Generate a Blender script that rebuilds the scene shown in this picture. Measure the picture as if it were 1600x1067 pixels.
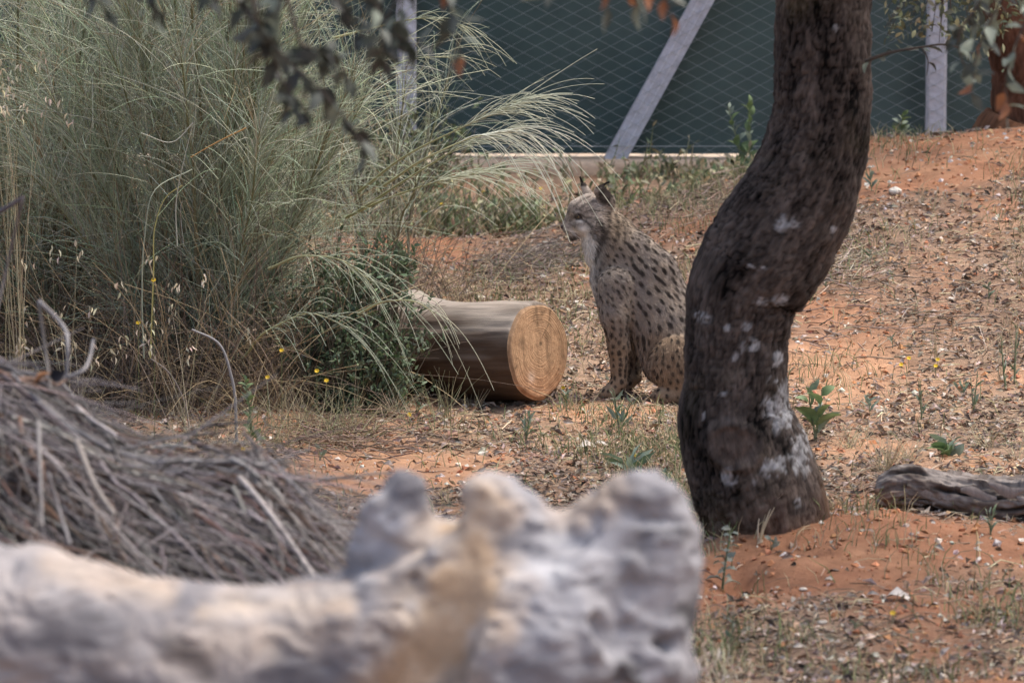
import bpy, math, random
import numpy as np
from mathutils import Vector, Matrix
for o in list(bpy.data.objects): bpy.data.objects.remove(o)
rng = np.random.default_rng(7); random.seed(7)
scn = bpy.context.scene
C = scn.collection
R = math.radians
# ------------------------------------------------------------------ camera, sky, sun, exposure
CAM_H = 2.8; PITCH = R(7.54); FPX = 200/36*1600
cam = bpy.data.cameras.new('camera'); camo = bpy.data.objects.new('camera', cam); C.objects.link(camo)
camo.location = (0, 0, CAM_H); camo.rotation_euler = (R(90)-PITCH, 0, 0)
cam.lens = 200; cam.sensor_width = 36; cam.clip_end = 3000; cam.clip_start = 0.2
cam.dof.use_dof = True; cam.dof.focus_distance = 19.75; cam.dof.aperture_fstop = 6.3
cam.dof.aperture_blades = 9
scn.camera = camo
SUN_EL, SUN_AZ = R(66), R(70)      # azimuth clockwise from +Y
world = bpy.data.worlds.new('World'); scn.world = world; world.use_nodes = True
wn = world.node_tree.nodes; sky = wn.new('ShaderNodeTexSky'); sky.sky_type = 'NISHITA'
sky.sun_disc = False; sky.sun_elevation = SUN_EL; sky.sun_rotation = SUN_AZ
sky.dust_density = 5; sky.air_density = 1.0; sky.ozone_density = 1.0
bg = wn['Background']; bg.inputs[1].default_value = 0.15
world.node_tree.links.new(sky.outputs[0], bg.inputs[0])
sun = bpy.data.lights.new('sun', 'SUN'); sun.energy = 1.4; sun.angle = R(14); sun.color = (1, .95, .87)
suno = bpy.data.objects.new('sun', sun); C.objects.link(suno)
sd = Vector((math.cos(SUN_EL)*math.sin(SUN_AZ), math.cos(SUN_EL)*math.cos(SUN_AZ), math.sin(SUN_EL)))
suno.location = sd*60; suno.rotation_euler = sd.to_track_quat('Z', 'Y').to_euler()
vs = scn.view_settings; vs.view_transform = 'Standard'; vs.look = 'None'; vs.exposure = 1.12; vs.gamma = 1
vs.use_curve_mapping = False
# ------------------------------------------------------------------ helpers
cp, sp_ = math.cos(PITCH), math.sin(PITCH)
def ray(px, py):
    a = (px-800)/FPX; b = -(py-533.5)/FPX
    return np.array([a, cp+sp_*b, -sp_+cp*b])
def W(px, py, D):                    # a pixel's direction carried to the distance D
    d = ray(px, py); return np.array([0, 0, CAM_H]) + d*(D/d[1])
def S(D): return D/FPX*1.006         # metres per pixel there
def vn(p, seed=0):
    p = np.asarray(p, float); i = np.floor(p).astype(np.int64); f = p-i; f = f*f*(3-2*f)
    def h(x, y, z):
        n = (x*374761393+y*668265263+z*2147483647+seed*974711) & 0x7fffffff
        n = ((n ^ (n >> 13))*1274126177) & 0x7fffffff
        n = ((n ^ (n >> 15))*2246822519) & 0x7fffffff
        return ((n ^ (n >> 16)) & 0xffff)/32767.5-1
    x, y, z = i[..., 0], i[..., 1], i[..., 2]; fx, fy, fz = f[..., 0], f[..., 1], f[..., 2]
    L = lambda a, b, t: a+(b-a)*t
    return L(L(L(h(x, y, z), h(x+1, y, z), fx), L(h(x, y+1, z), h(x+1, y+1, z), fx), fy),
             L(L(h(x, y, z+1), h(x+1, y, z+1), fx), L(h(x, y+1, z+1), h(x+1, y+1, z+1), fx), fy), fz)
def fbm(p, o=4, seed=0):
    s = 0; a = .5; p = np.asarray(p, float)
    for k in range(o): s = s+a*vn(p*2**k+k*17.3, seed+k); a *= .5
    return s
def ss(a, b, x):
    t = np.clip((x-a)/(b-a), 0, 1); return t*t*(3-2*t)
def P3(x, y, z=0):
    x = np.asarray(x, float); return np.stack([x, np.asarray(y, float)+0*x, np.zeros_like(x)+z], -1)
# ------------------------------------------------------------------ terrain
def gz(x, y):
    x = np.asarray(x, float); y = np.asarray(y, float)
    near = np.maximum(0, 2.8-.1924*y-.02)*.8
    q = np.clip(.285*(x-.02), 0, .42)+.085*np.clip(x-1.49, 0, 3)
    m = q*ss(19.8, 24.2, y)*(1-ss(24.6, 26.2, y))
    rid = .035*np.exp(-((y-24.2)/.25)**2)*(1-ss(.2, .9, x)) + (.10*ss(25.0, 26.1, y)*(1-ss(26.9, 28, y))-.03*ss(24.3, 24.8, y)*(1-ss(25, 25.5, y)))*(1-ss(.8, 1.4, x))
    tb = .085*np.exp(-(((x-1.08)/.26)**2+((y-16.6)/.40)**2)) + .03*np.exp(-(((x-.60)/.12)**2+((y-16.2)/.2)**2))+.03*np.exp(-(((x-.95)/.3)**2+((y-16.1)/.3)**2))
    tb = tb+.05*np.exp(-(((x-.76)/.20)**2+((y-16.5)/.22)**2)**2)+.035*np.maximum(0, fbm(P3(x*9, y*6), 3, 15))*np.exp(-(((x-.9)/.45)**2+((y-16.2)/.5)**2))
    hole = -.07*np.exp(-(((x-.64)/.07)**2+((y-15.95)/.22)**2))
    p = P3(x, y)
    n = .030*fbm(p*1.3, 3, 3)+.020*fbm(p*7, 3, 5)+.012*np.maximum(0, fbm(p*22, 2, 9))
    fade = 1/(1+np.maximum(0, np.abs(x)-6)/20)
    far = .4*fbm(p*.02, 3, 11)*ss(40, 120, np.hypot(x, y-20))
    return near+m+rid+tb+hole+n*fade+far
def G(px, py):                       # where the pixel's ray meets the ground
    d = ray(px, py); lo, hi = 12.0, 27.0
    t = np.linspace(14.0, 27, 600)/d[1]
    z = CAM_H+d[2]*t; g = gz(d[0]*t, d[1]*t)
    k = np.argmax(z < g) if (z < g).any() else len(t)-1
    return np.array([d[0]*t[k], d[1]*t[k], g[k]])
# ------------------------------------------------------------------ objects
def root_loc(o):
    v = Vector((0, 0, 0))
    while o is not None: v += o.location; o = o.parent
    return np.array(v)
def tag(o, label=None, cat=None, group=None, kind=None):
    for k, v in (('label', label), ('category', cat), ('group', group), ('kind', kind)):
        if v: o[k] = v
    return o
def thing(name, loc, label, cat, group=None):
    o = bpy.data.objects.new(name, None); C.objects.link(o); o.location = tuple(float(v) for v in loc)
    o.empty_display_size = .05
    return tag(o, label, cat, group)
class MB:
    def __init__(s): s.v = []; s.q = []; s.t = []; s.c = []; s.l = []; s.n = 0
    def add(s, v, q=None, t=None, col=(.5, .5, .5), lp=None):
        v = np.asarray(v, float).reshape(-1, 3)
        c = np.asarray(col, float); c = np.broadcast_to(c, v.shape) if c.ndim == 1 else c.reshape(-1, 3)
        if q is not None and len(q): s.q.append(np.asarray(q).reshape(-1, 4)+s.n)
        if t is not None and len(t): s.t.append(np.asarray(t).reshape(-1, 3)+s.n)
        s.v.append(v); s.c.append(c); s.l.append(v if lp is None else np.asarray(lp).reshape(-1, 3)); s.n += len(v)
        return s
    def tubes(s, P, r, sides=3, col=(.5, .5, .5), cap=False):
        P = np.asarray(P, float)
        if P.ndim == 2: P = P[None]
        N, K, _ = P.shape; r = np.broadcast_to(np.asarray(r, float), (N, K))
        T = np.gradient(P, axis=1); T /= np.linalg.norm(T, axis=2, keepdims=True)+1e-12
        ref = np.where(np.abs(T[:, :1, 2:3]) > .9, np.array([1., 0, 0]), np.array([0, 0, 1.]))
        ref = np.broadcast_to(ref, T.shape)
        A = np.cross(T, ref); A /= np.linalg.norm(A, axis=2, keepdims=True)+1e-9; B = np.cross(T, A)
        th = np.arange(sides)/sides*2*math.pi
        V = P[:, :, None]+r[:, :, None, None]*(A[:, :, None]*np.cos(th)[:, None]+B[:, :, None]*np.sin(th)[:, None])
        i = np.arange(N*K*sides).reshape(N, K, sides)
        a = i[:, :-1]; b = i[:, 1:]
        q = np.stack([a, b, np.roll(b, -1, 2), np.roll(a, -1, 2)], -1).reshape(-1, 4)
        c = np.asarray(col, float)
        if c.ndim == 2 and c.shape[0] == N: c = np.broadcast_to(c[:, None, None], (N, K, sides, 3))
        elif c.ndim == 3: c = np.broadcast_to(c[:, :, None], (N, K, sides, 3))
        t = None
        if cap: t = np.concatenate([np.stack([i[:, e, 0], i[:, e, k], i[:, e, k+1]], -1) for e in (0, K-1) for k in range(1, sides-1)])
        L = np.cumsum(np.concatenate([np.zeros((N, 1)), np.linalg.norm(np.diff(P, axis=1), axis=2)], 1), 1)
        lp = np.stack(np.broadcast_arrays(r[:, :, None]*np.cos(th)+np.arange(N)[:, None, None]*.37, r[:, :, None]*np.sin(th), L[:, :, None]), -1)
        return s.add(V, q, t, c.reshape(-1, 3) if c.ndim > 1 else c, lp)
    def place(s, lv, lf, M, pos, col):   # many copies of a small leaf mesh; M (N,3,3) columns = axes*scale
        N = len(pos); K = len(lv)
        V = np.einsum('nij,kj->nki', M, lv)+pos[:, None]
        f = np.asarray(lf); F = (f[None]+np.arange(N)[:, None, None]*K).reshape(-1, f.shape[1])
        col = np.asarray(col, float); col = np.broadcast_to(col[:, None], (N, K, 3)) if col.ndim == 2 else col
        return s.add(V, F if f.shape[1] == 4 else None, F if f.shape[1] == 3 else None, col)
    def build(s, name, mat, parent=None, smooth=True, kind=None, label=None):
        v = np.concatenate(s.v); c = np.concatenate(s.c); l = np.concatenate(s.l)
        off = root_loc(parent) if parent is not None else np.zeros(3)
        q = np.concatenate(s.q) if s.q else np.zeros((0, 4), int); t = np.concatenate(s.t) if s.t else np.zeros((0, 3), int)
        me = bpy.data.meshes.new(name); me.vertices.add(len(v)); me.vertices.foreach_set('co', (v-off).astype(np.float32).ravel())
        nl = len(q)*4+len(t)*3; me.loops.add(nl); me.polygons.add(len(q)+len(t))
        me.loops.foreach_set('vertex_index', np.concatenate([q.ravel(), t.ravel()]).astype(np.int32))
        ls = np.concatenate([np.arange(len(q))*4, len(q)*4+np.arange(len(t))*3]).astype(np.int32)
        me.polygons.foreach_set('loop_start', ls)
        me.polygons.foreach_set('use_smooth', np.full(len(ls), smooth))
        me.update(calc_edges=True)
        ca = me.attributes.new('Col', 'FLOAT_COLOR', 'POINT')
        ca.data.foreach_set('color', np.concatenate([np.clip(c, 0, 1), np.ones((len(c), 1))], 1).astype(np.float32).ravel())
        la = me.attributes.new('LP', 'FLOAT_VECTOR', 'POINT'); la.data.foreach_set('vector', l.astype(np.float32).ravel())
        me.materials.append(mat)
        o = bpy.data.objects.new(name, me); C.objects.link(o)
        if parent is not None: o.parent = parent
        if kind: o['kind'] = kind
        if label: o['label'] = label
        return o
def jit(col, n, v=.15, hue=.05):
    c = np.array(col)[None]*(1+v*rng.standard_normal((n, 1)))
    return np.clip(c*(1+hue*rng.standard_normal((n, 3))), .005, .95)
def mixc(a, b, t):
    t = np.asarray(t)[..., None]; return np.array(a)*(1-t)+np.array(b)*t
# ------------------------------------------------------------------ materials
def mat(name, rough=.8, var=.25, nscale=40., bump=0., bscale=80., stretch=(1, 1, 1), spec=.2, trans=0., useLP=True, tint=None, detail=6, bdist=.01):
    m = bpy.data.materials.new(name); m.use_nodes = True; nt = m.node_tree; N = nt.nodes; L = nt.links
    b = N['Principled BSDF']; b.inputs['Roughness'].default_value = rough; b.inputs['Specular IOR Level'].default_value = spec
    at = N.new('ShaderNodeAttribute'); at.attribute_name = 'Col'
    lp = N.new('ShaderNodeAttribute'); lp.attribute_name = 'LP'
    mp = N.new('ShaderNodeMapping'); mp.inputs['Scale'].default_value = stretch; L.new(lp.outputs['Vector'], mp.inputs[0])
    nz = N.new('ShaderNodeTexNoise'); nz.inputs['Scale'].default_value = nscale; nz.inputs['Detail'].default_value = detail; nz.inputs['Roughness'].default_value = .65
    L.new(mp.outputs[0], nz.inputs['Vector'])
    mr = N.new('ShaderNodeMapRange'); mr.inputs[1].default_value = .25; mr.inputs[2].default_value = .75
    mr.inputs[3].default_value = 1-var; mr.inputs[4].default_value = 1+var; L.new(nz.outputs[0], mr.inputs[0])
    mx = N.new('ShaderNodeVectorMath'); mx.operation = 'SCALE'; L.new(at.outputs['Color'], mx.inputs[0]); L.new(mr.outputs[0], mx.inputs['Scale'])
    L.new(mx.outputs[0], b.inputs['Base Color'])
    if bump:
        n2 = N.new('ShaderNodeTexNoise'); n2.inputs['Scale'].default_value = bscale; n2.inputs['Detail'].default_value = 8; n2.inputs['Roughness'].default_value = .7
        L.new(mp.outputs[0], n2.inputs['Vector'])
        bp = N.new('ShaderNodeBump'); bp.inputs['Strength'].default_value = bump; bp.inputs['Distance'].default_value = bdist
        L.new(n2.outputs[0], bp.inputs['Height']); L.new(bp.outputs[0], b.inputs['Normal'])
    if trans:
        tr = N.new('ShaderNodeBsdfTranslucent'); ms = N.new('ShaderNodeMixShader'); ms.inputs[0].default_value = trans
        L.new(mx.outputs[0], tr.inputs[0]); L.new(b.outputs[0], ms.inputs[1]); L.new(tr.outputs[0], ms.inputs[2])
        L.new(ms.outputs[0], N['Material Output'].inputs[0])
    return m
M_ground = mat('red_soil', .95, .35, 14, .9, 120, spec=.08, detail=12, bdist=.012)
M_litter = mat('leaf_litter', .85, .2, 60, spec=.15)
M_bark = mat('oak_bark', .92, .5, 55, .9, 70, (1, 1, .22), spec=.12, bdist=.012)
M_wood = mat('weathered_wood', .85, .3, 60, .5, 90, (1, 1, .08), spec=.15, bdist=.006)
M_bleach = mat('bleached_wood', .9, .18, 18, .5, 30, (1, 1, 1), spec=.1, bdist=.01)
M_twig = mat('dead_twig', .9, .3, 60, spec=.1)
M_leaf = mat('leaf', .55, .18, 50, spec=.35, trans=.25)
M_stem = mat('broom_stem', .6, .15, 30, spec=.3)
M_straw = mat('dry_straw', .7, .15, 40, spec=.25, trans=.2)
M_fur = mat('lynx_fur', .75, .1, 90, spec=.15)
M_skin = mat('lynx_coat', .9, .12, 120, .4, 220, spec=.1, bdist=.004)
M_stone = mat('pale_stone', .85, .2, 50, .5, 60, spec=.2)
M_petal = mat('petal', .6, .05, 30, spec=.3, trans=.2)
M_conc = mat('rough_concrete', .9, .22, 25, .5, 60, spec=.2)
M_cloth = mat('shade_cloth', .7, .18, 6, .15, 500, spec=.3, bdist=.002)
def plain(name, col, rough=.5, metal=0., spec=.5):
    m = bpy.data.materials.new(name); m.use_nodes = True; N = m.node_tree.nodes; b = N['Principled BSDF']
    nz = N.new('ShaderNodeTexNoise'); nz.inputs['Scale'].default_value = 30
    rp = N.new('ShaderNodeValToRGB'); rp.color_ramp.elements[0].color = (*[c*.8 for c in col], 1); rp.color_ramp.elements[1].color = (*[min(1, c*1.2) for c in col], 1)
    m.node_tree.links.new(nz.outputs[0], rp.inputs[0]); m.node_tree.links.new(rp.outputs[0], b.inputs['Base Color'])
    b.inputs['Roughness'].default_value = rough; b.inputs['Metallic'].default_value = metal; b.inputs['Specular IOR Level'].default_value = spec
    return m
M_wire = plain('galvanised_wire', (.30, .33, .33), .55, .3)
M_eye = plain('amber_eye', (.15, .095, .035), .08)
M_black = plain('dark_pupil', (.01, .01, .01), .1)
M_nose = plain('nose_leather', (.05, .03, .028), .4)
M_whisk = plain('whisker', (.75, .72, .68), .5)
# ------------------------------------------------------------------ surface nets for organic solids
def surfnet(f, lo, hi, h):
    lo = np.array(lo, float); n = np.ceil((np.array(hi)-lo)/h).astype(int)+1
    ax = [lo[k]+h*np.arange(n[k]) for k in range(3)]
    V = np.empty(n)
    for i in range(n[0]):
        Y, Z = np.meshgrid(ax[1], ax[2], indexing='ij'); V[i] = f(np.stack([np.full_like(Y, ax[0][i]), Y, Z], -1).reshape(-1, 3)).reshape(Y.shape)
    I = V < 0; m = n-1
    cor = [(a, b, c) for a in (0, 1) for b in (0, 1) for c in (0, 1)]
    g = lambda A, o: A[o[0]:o[0]+m[0], o[1]:o[1]+m[1], o[2]:o[2]+m[2]]
    cnt = sum(g(I, o).astype(int) for o in cor); mix = (cnt > 0) & (cnt < 8)
    cid = np.full(m, -1); idx = np.argwhere(mix); cid[mix] = np.arange(len(idx))
    acc = np.zeros((len(idx), 3)); num = np.zeros(len(idx))
    for o in cor:
        for k in range(3):
            if o[k]: continue
            o2 = list(o); o2[k] = 1
            v0 = g(V, o)[mix]; v1 = g(V, o2)[mix]; x = (v0 < 0) != (v1 < 0)
            t = np.where(x, v0/np.where(x, v0-v1, 1), 0); p = np.tile(np.array(o, float), (len(idx), 1)); p[:, k] += t
            acc[x] += p[x]; num[x] += 1
    verts = lo+h*(idx+acc/num[:, None])
    Q = []
    for k in range(3):
        a, b = (k+1) % 3, (k+2) % 3
        s0 = [slice(None)]*3; s1 = [slice(None)]*3; s0[k] = slice(0, -1); s1[k] = slice(1, None)
        A = I[tuple(s0)]; B = I[tuple(s1)]
        e = np.argwhere(A != B); ok = (e[:, a] > 0) & (e[:, b] > 0) & (e[:, a] < m[a]) & (e[:, b] < m[b]); e = e[ok]
        fl = A[tuple(e.T)]
        def c(da, db):
            q = e.copy(); q[:, a] += da; q[:, b] += db; return cid[tuple(q.T)]
        qd = np.stack([c(-1, -1), c(0, -1), c(0, 0), c(-1, 0)], 1)
        Q.append(np.where(fl[:, None], qd, qd[:, ::-1]))
    return verts, np.concatenate(Q)
def rcone(p, a, b, ra, rb, sw=1.):
    a = np.array(a, float); b = np.array(b, float); p = p.copy(); k = 1/sw
    pa = (p-a)*np.array([1, k, 1]); ba = (b-a)*np.array([1, k, 1]); d2 = (ba*ba).sum()+1e-12
    t = np.clip(pa@ba/d2, 0, 1)
    return (np.linalg.norm(pa-t[:, None]*ba, axis=1)-(ra+(rb-ra)*t))
def smin(a, b, k):
    h = np.maximum(k-np.abs(a-b), 0)/k; return np.minimum(a, b)-h*h*k/4
def smax(a, b, k): return -smin(-a, -b, k)
def spline(pts, n):
    pts = np.asarray(pts, float); d = np.r_[0, np.cumsum(np.linalg.norm(np.diff(pts[:, :3], axis=0), axis=1))]; u = np.linspace(0, d[-1], n)
    m = np.gradient(pts, d, axis=0); k = np.clip(np.searchsorted(d, u, 'right')-1, 0, len(d)-2); hh = (d[k+1]-d[k]); t = ((u-d[k])/hh)[:, None]; hh = hh[:, None]
    return (2*t**3-3*t**2+1)*pts[k]+(t**3-2*t**2+t)*hh*m[k]+(-2*t**3+3*t**2)*pts[k+1]+(t**3-t**2)*hh*m[k+1]
def switches(base, dirs, L_, curve, K=8, droop=0.):
    t = np.linspace(0, 1, K)[None, :, None]; d = dirs[:, None]; 
    p = base[:, None]+d*t*L_[:, None, None]+curve[:, None]*(t**2)*L_[:, None, None]
    p[:, :, 2] -= (droop*np.ones(len(base)))[:, None]*(t[..., 0]**2.2)*L_[:, None]
    return p
# a leaf along +X, normal +Z
def leafshape(w=.42, fold=.16, curl=.12, prof=(.0, .62, 1., .9, .5, .0), wav=0.):
    n = len(prof); v = []; x = np.linspace(0, 1, n)
    for i in range(n):
        hw = w/2*prof[i]*(1+wav*(-1)**i); z = -curl*(x[i]-.4)**2*2
        v += [(x[i], hw, z+fold*hw), (x[i], 0, z), (x[i], -hw, z+fold*hw)]
    q = []
    for i in range(n-1):
        for k in (0, 1): q.append((3*i+k, 3*i+k+1, 3*i+3+k+1, 3*i+3+k))
    return np.array(v), np.array(q)
LEAF = leafshape(); LEAFLO = leafshape(prof=(.15, 1, .1), curl=.3, fold=.5)
def frames(d, roll=None, scale=1.):
    d = np.asarray(d, float); d = d/(np.linalg.norm(d, axis=1, keepdims=True)+1e-9)
    r = rng.standard_normal(d.shape)*.6+np.array([0, 0, 1.]) if roll is None else np.broadcast_to(roll, d.shape)
    b = np.cross(r, d); b /= np.linalg.norm(b, axis=1, keepdims=True)+1e-9; n = np.cross(d, b)
    return np.stack([d, b, n], -1)*np.broadcast_to(np.asarray(scale, float).reshape(-1, 1, 1), (len(d), 1, 1))
# ================================================================== GROUND
def axis_vals(a, b, h, far):
    fine = np.arange(a, b+h/2, h); g = 1.28**np.arange(1, 40)*h; s = np.cumsum(g); s = s[s < far]
    return np.r_[(a-s)[::-1], fine, b+s]
gx = axis_vals(-3.1, 3.1, .026, 600); gy = axis_vals(14.2, 26.6, .03, 800)
GX, GY = np.meshgrid(gx, gy, indexing='ij'); GZ = gz(GX, GY)
BARE = [(690, 722, .42, .30, .9), (600, 735, .5, .3, .6), (860, 690, .3, .25, .5), (680, 395, .5, .9, .9), (1340, 800, .30, .42, 1.6), (1330, 850, .30, .35, 1.6), (1220, 880, .25, .25, 1.2), (1450, 830, .35, .3, .9), (1470, 230, .7, .6, 1.8), (1390, 255, .4, .5, 1.4), (1560, 230, .5, .6, 1.6), (1330, 560, .3, .4, .6),
        (1300, 470, .25, .35, .5), (1560, 590, .3, .4, .6), (1180, 960, .3, .3, .5), (1560, 330, .3, .3, .4), (1060, 360, .3, .4, .5), (760, 660, .4, .3, .4), (1400, 700, .5, .2, .6), (820, 640, .3, .2, .4), (1100, 850, .12, .12, 1.), (450, 745, .4, .3, .8)]
BG = [(G(a, b), c, d, e) for a, b, c, d, e in BARE]
def bare(x, y):
    s = 0*np.asarray(x, float)
    for g, sx, sy, a in BG: s = s+a*np.exp(-(((x-g[0])/sx)**2+((y-g[1])/sy)**2))
    n = fbm(P3(np.asarray(x)*2.6, np.asarray(y)*1.5), 4, 21)
    return np.clip(s*.8+n*1.3-.02, 0, 1)
br = bare(GX, GY).ravel(); p3 = P3(GX.ravel(), GY.ravel())
n1 = fbm(p3*1.7, 4, 31); n2 = fbm(p3*9, 3, 41)
soil = mixc((.39, .215, .125), (.285, .132, .074), np.clip(.5+n1*1.6+.4*n2, 0, 1))
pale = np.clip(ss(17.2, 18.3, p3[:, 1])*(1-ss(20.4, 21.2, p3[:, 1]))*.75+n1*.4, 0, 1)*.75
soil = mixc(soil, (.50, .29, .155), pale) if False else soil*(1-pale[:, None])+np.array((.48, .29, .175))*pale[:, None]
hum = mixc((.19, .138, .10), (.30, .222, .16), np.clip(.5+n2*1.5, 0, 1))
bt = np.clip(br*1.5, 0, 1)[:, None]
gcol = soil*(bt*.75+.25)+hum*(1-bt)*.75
nx, ny = GX.shape; ii = np.arange(nx*ny).reshape(nx, ny)
quads = np.stack([ii[:-1, :-1], ii[1:, :-1], ii[1:, 1:], ii[:-1, 1:]], -1).reshape(-1, 4)
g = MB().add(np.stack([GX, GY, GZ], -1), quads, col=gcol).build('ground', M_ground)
tag(g, 'uneven red sandy ground rising to a mound on the right', 'ground', kind='structure')
# ------------------------------------------------------------------ litter
def scatter(n, y0=14.3, y1=25.6, dens=None):
    out = []
    tot = 0
    while tot < n:
        y = rng.uniform(y0, y1, n); x = rng.uniform(-.105, .105, n)*y
        k = rng.random(n) < (dens(x, y) if dens else 1)
        out.append(np.stack([x[k], y[k]], 1)); tot += k.sum()
    return np.concatenate(out)[:n]
dens = lambda x, y: np.clip(1.0-1.2*bare(x, y), .13, 1)**1.2
def lay(xy, lift=.006):
    return np.concatenate([xy, (gz(xy[:, 0], xy[:, 1])+lift*rng.random(len(xy)))[:, None]], 1)
n = 52000; xy = scatter(n, dens=dens); pos = lay(xy, .012)
az = rng.uniform(0, 2*math.pi, n); d = np.stack([np.cos(az), np.sin(az), rng.normal(0, .35, n)], 1)
cl = np.where(rng.random((n, 1)) < .55, jit((.205, .158, .125), n, .4, .05), np.where(rng.random((n, 1)) < .4, jit((.40, .34, .285), n, .2, .04), jit((.30, .19, .12), n, .3, .06)))
lt = MB().place(*LEAFLO, frames(d, scale=rng.uniform(.016, .044, n)), pos, cl)
tag(lt.build('leaf_litter', M_litter, smooth=False), 'dry fallen oak leaves strewn over the red soil', 'leaf litter', kind='stuff')
n = 13000; xy = scatter(n, dens=dens); pos = lay(xy, .01); az = rng.normal(0, .7, n)+rng.integers(0, 2, n)*math.pi
L = .02+.10*rng.random(n)**2; d = np.stack([np.cos(az), np.sin(az)*1.4, rng.normal(0, .12, n)], 1)*L[:, None]
b = rng.normal(0, .12, (n, 3))*L[:, None]; b[:, 2] = np.abs(b[:, 2])
path = np.stack([pos-d/2, pos+b, pos+d/2], 1); path[:, :, 2] = np.maximum(path[:, :, 2], gz(path[:, :, 0], path[:, :, 1])+.001)
cl = np.where(rng.random((n, 1)) < .5, jit((.22, .17, .13), n, .3), jit((.46, .37, .25), n, .25))
tw = MB().tubes(path, np.stack([rng.uniform(.0008, .0024, n)]*3, 1)*np.array([1, 1, .5]), 3, cl)
tag(tw.build('twig_litter', M_twig), 'thin dead twigs and straw lying scattered on the soil', 'twigs', kind='stuff')
n = 9000; xy = scatter(n, dens=lambda x, y: .35+.65*bare(x, y)); pos = lay(xy, .002)
oc = np.array([(1, 0, 0), (0, 1, 0), (-1, 0, 0), (0, -1, 0), (0, 0, .75), (0, 0, -.6)]); of = np.array([(0, 1, 4), (1, 2, 4), (2, 3, 4), (3, 0, 4), (1, 0, 5), (2, 1, 5), (3, 2, 5), (0, 3, 5)])
az = rng.uniform(0, 6.3, n); d = np.stack([np.cos(az), np.sin(az), rng.normal(0, .3, n)], 1)
cl = np.where(rng.random((n, 1)) < .8, jit((.37, .17, .085), n, .2), jit((.55, .49, .42), n, .15))
pb = MB().place(oc, of, frames(d, scale=.003+.015*rng.random(n)**3), pos, cl)
tag(pb.build('pebbles', M_stone, smooth=False), 'small clods of earth and pebbles on the ground', 'pebbles', kind='stuff')
# short green and dry sprouts
n = 15000; xy = scatter(n, dens=lambda x, y: np.clip(.16+.5*np.exp(-(((x-.2)/.7)**2+((y-18.8)/.7)**2))+fbm(P3(x*1.8, y*1.0), 3, 77)*1.6, 0.02, 1)); pos = lay(xy, 0)
h = rng.uniform(.015, .085, n); lean = rng.normal(0, .5, (n, 2))*h[:, None]
path = np.stack([pos, pos+np.c_[lean*.3, h*.6], pos+np.c_[lean, h]], 1)
cl = np.where(rng.random((n, 1)) < .45, jit((.17, .21, .09), n, .25), jit((.46, .38, .23), n, .2))
sg = MB().tubes(path, np.array([.0016, .0013, .0003]), 3, cl)
tag(sg.build('sprouting_grass', M_straw), 'sparse short green and straw coloured grass blades in the soil', 'grass', kind='stuff')
# ================================================================== FENCE
FD = 26.5; FB = W(800, 247, FD)[2]
fx = lambda px: W(px, 200, FD)[0]
kerb = MB()
n = 160; xs = np.linspace(-14, 14, n)
top = FB+.006*fbm(P3(xs*3, 0), 3, 51)
sec = [(-.20, -.25, 0), (-.19, -.03, 0), (-.15, 0, 1), (.22, 0, 1), (.24, -.25, 0)]
v = np.array([[(x, FD+dy+.01*vn(np.array([x*4, dy*9, 0.])), (t if k else t)+dz) for dy, dz, k in sec] for x, t in zip(xs, top)])
i = np.arange(n*5).reshape(n, 5); q = np.stack([i[:-1, :-1], i[1:, :-1], i[1:, 1:], i[:-1, 1:]], -1).reshape(-1, 4)
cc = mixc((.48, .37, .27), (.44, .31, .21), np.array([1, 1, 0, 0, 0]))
ko = kerb.add(v, q, col=np.broadcast_to(cc, (n, 5, 3))).build('kerb', M_conc)
tag(ko, 'low sandy concrete footing strip running along under the green fence', 'kerb')
fence = thing('fence', (0, FD, FB), 'wire mesh fence backed with dark green shade cloth and pale posts', 'fence')
def box(mb, c, s, col, ax=None):
    c = np.array(c, float); s = np.array(s, float)/2
    v = np.array([(a, b, d) for a in (-1, 1) for b in (-1, 1) for d in (-1, 1)])*s
    if ax is not None: v = v@np.array(ax)
    return mb.add(v+c, [(0, 1, 3, 2), (4, 6, 7, 5), (0, 4, 5, 1), (2, 3, 7, 6), (0, 2, 6, 4), (1, 5, 7, 3)], col=col)
sp = fx(1462)-fx(635)
POSTC = (.56, .56, .60)
for k in range(-3, 5):
    x = fx(635)+k*sp
    # chamfered concrete post
    m = MB(); w = .047; ch = .012; z0, z1 = FB-.3, FB+2.75
    ring = [(-w, -w+ch), (-w+ch, -w), (w-ch, -w), (w, -w+ch), (w, w-ch), (w-ch, w), (-w+ch, w), (-w, w-ch)]
    zs = np.linspace(z0, z1, 60)
    v = np.array([[(x+a, FD+b, z) for a, b in ring] for z in zs]); v = v+.002*np.stack([vn(v*20), vn(v*20+9), 0*v[..., 0]], -1)
    i = np.arange(v.shape[0]*8).reshape(-1, 8); a = i[:-1]; b = i[1:]
    m.add(v, np.stack([a, np.roll(a, -1, 1), np.roll(b, -1, 1), b], -1).reshape(-1, 4), [(i[-1, 0], i[-1, t], i[-1, t+1]) for t in range(1, 7)], POSTC)
    m.build('post', M_conc, fence, smooth=False)
def brace(x0, x1, z1):
    a = np.array([x0, FD-.005, FB-.02]); b = np.array([x1, FD-.005, z1]); d = b-a; L_ = np.linalg.norm(d); d /= L_
    s_ = np.cross(d, (0, 1, 0)); m = MB()
    box(m, (a+b)/2, (L_, .075, .095), POSTC, np.array([d, (0, 1, 0), s_]))
    for e in (-.018, .018): box(m, (a+b)/2+np.array((0, -.039, 0))+s_*e, (L_*.98, .006, .004), (.7, .7, .73), np.array([d, (0, 1, 0), s_]))
    m.build('brace', M_conc, fence, smooth=False)
zt = FB+2.45
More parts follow.
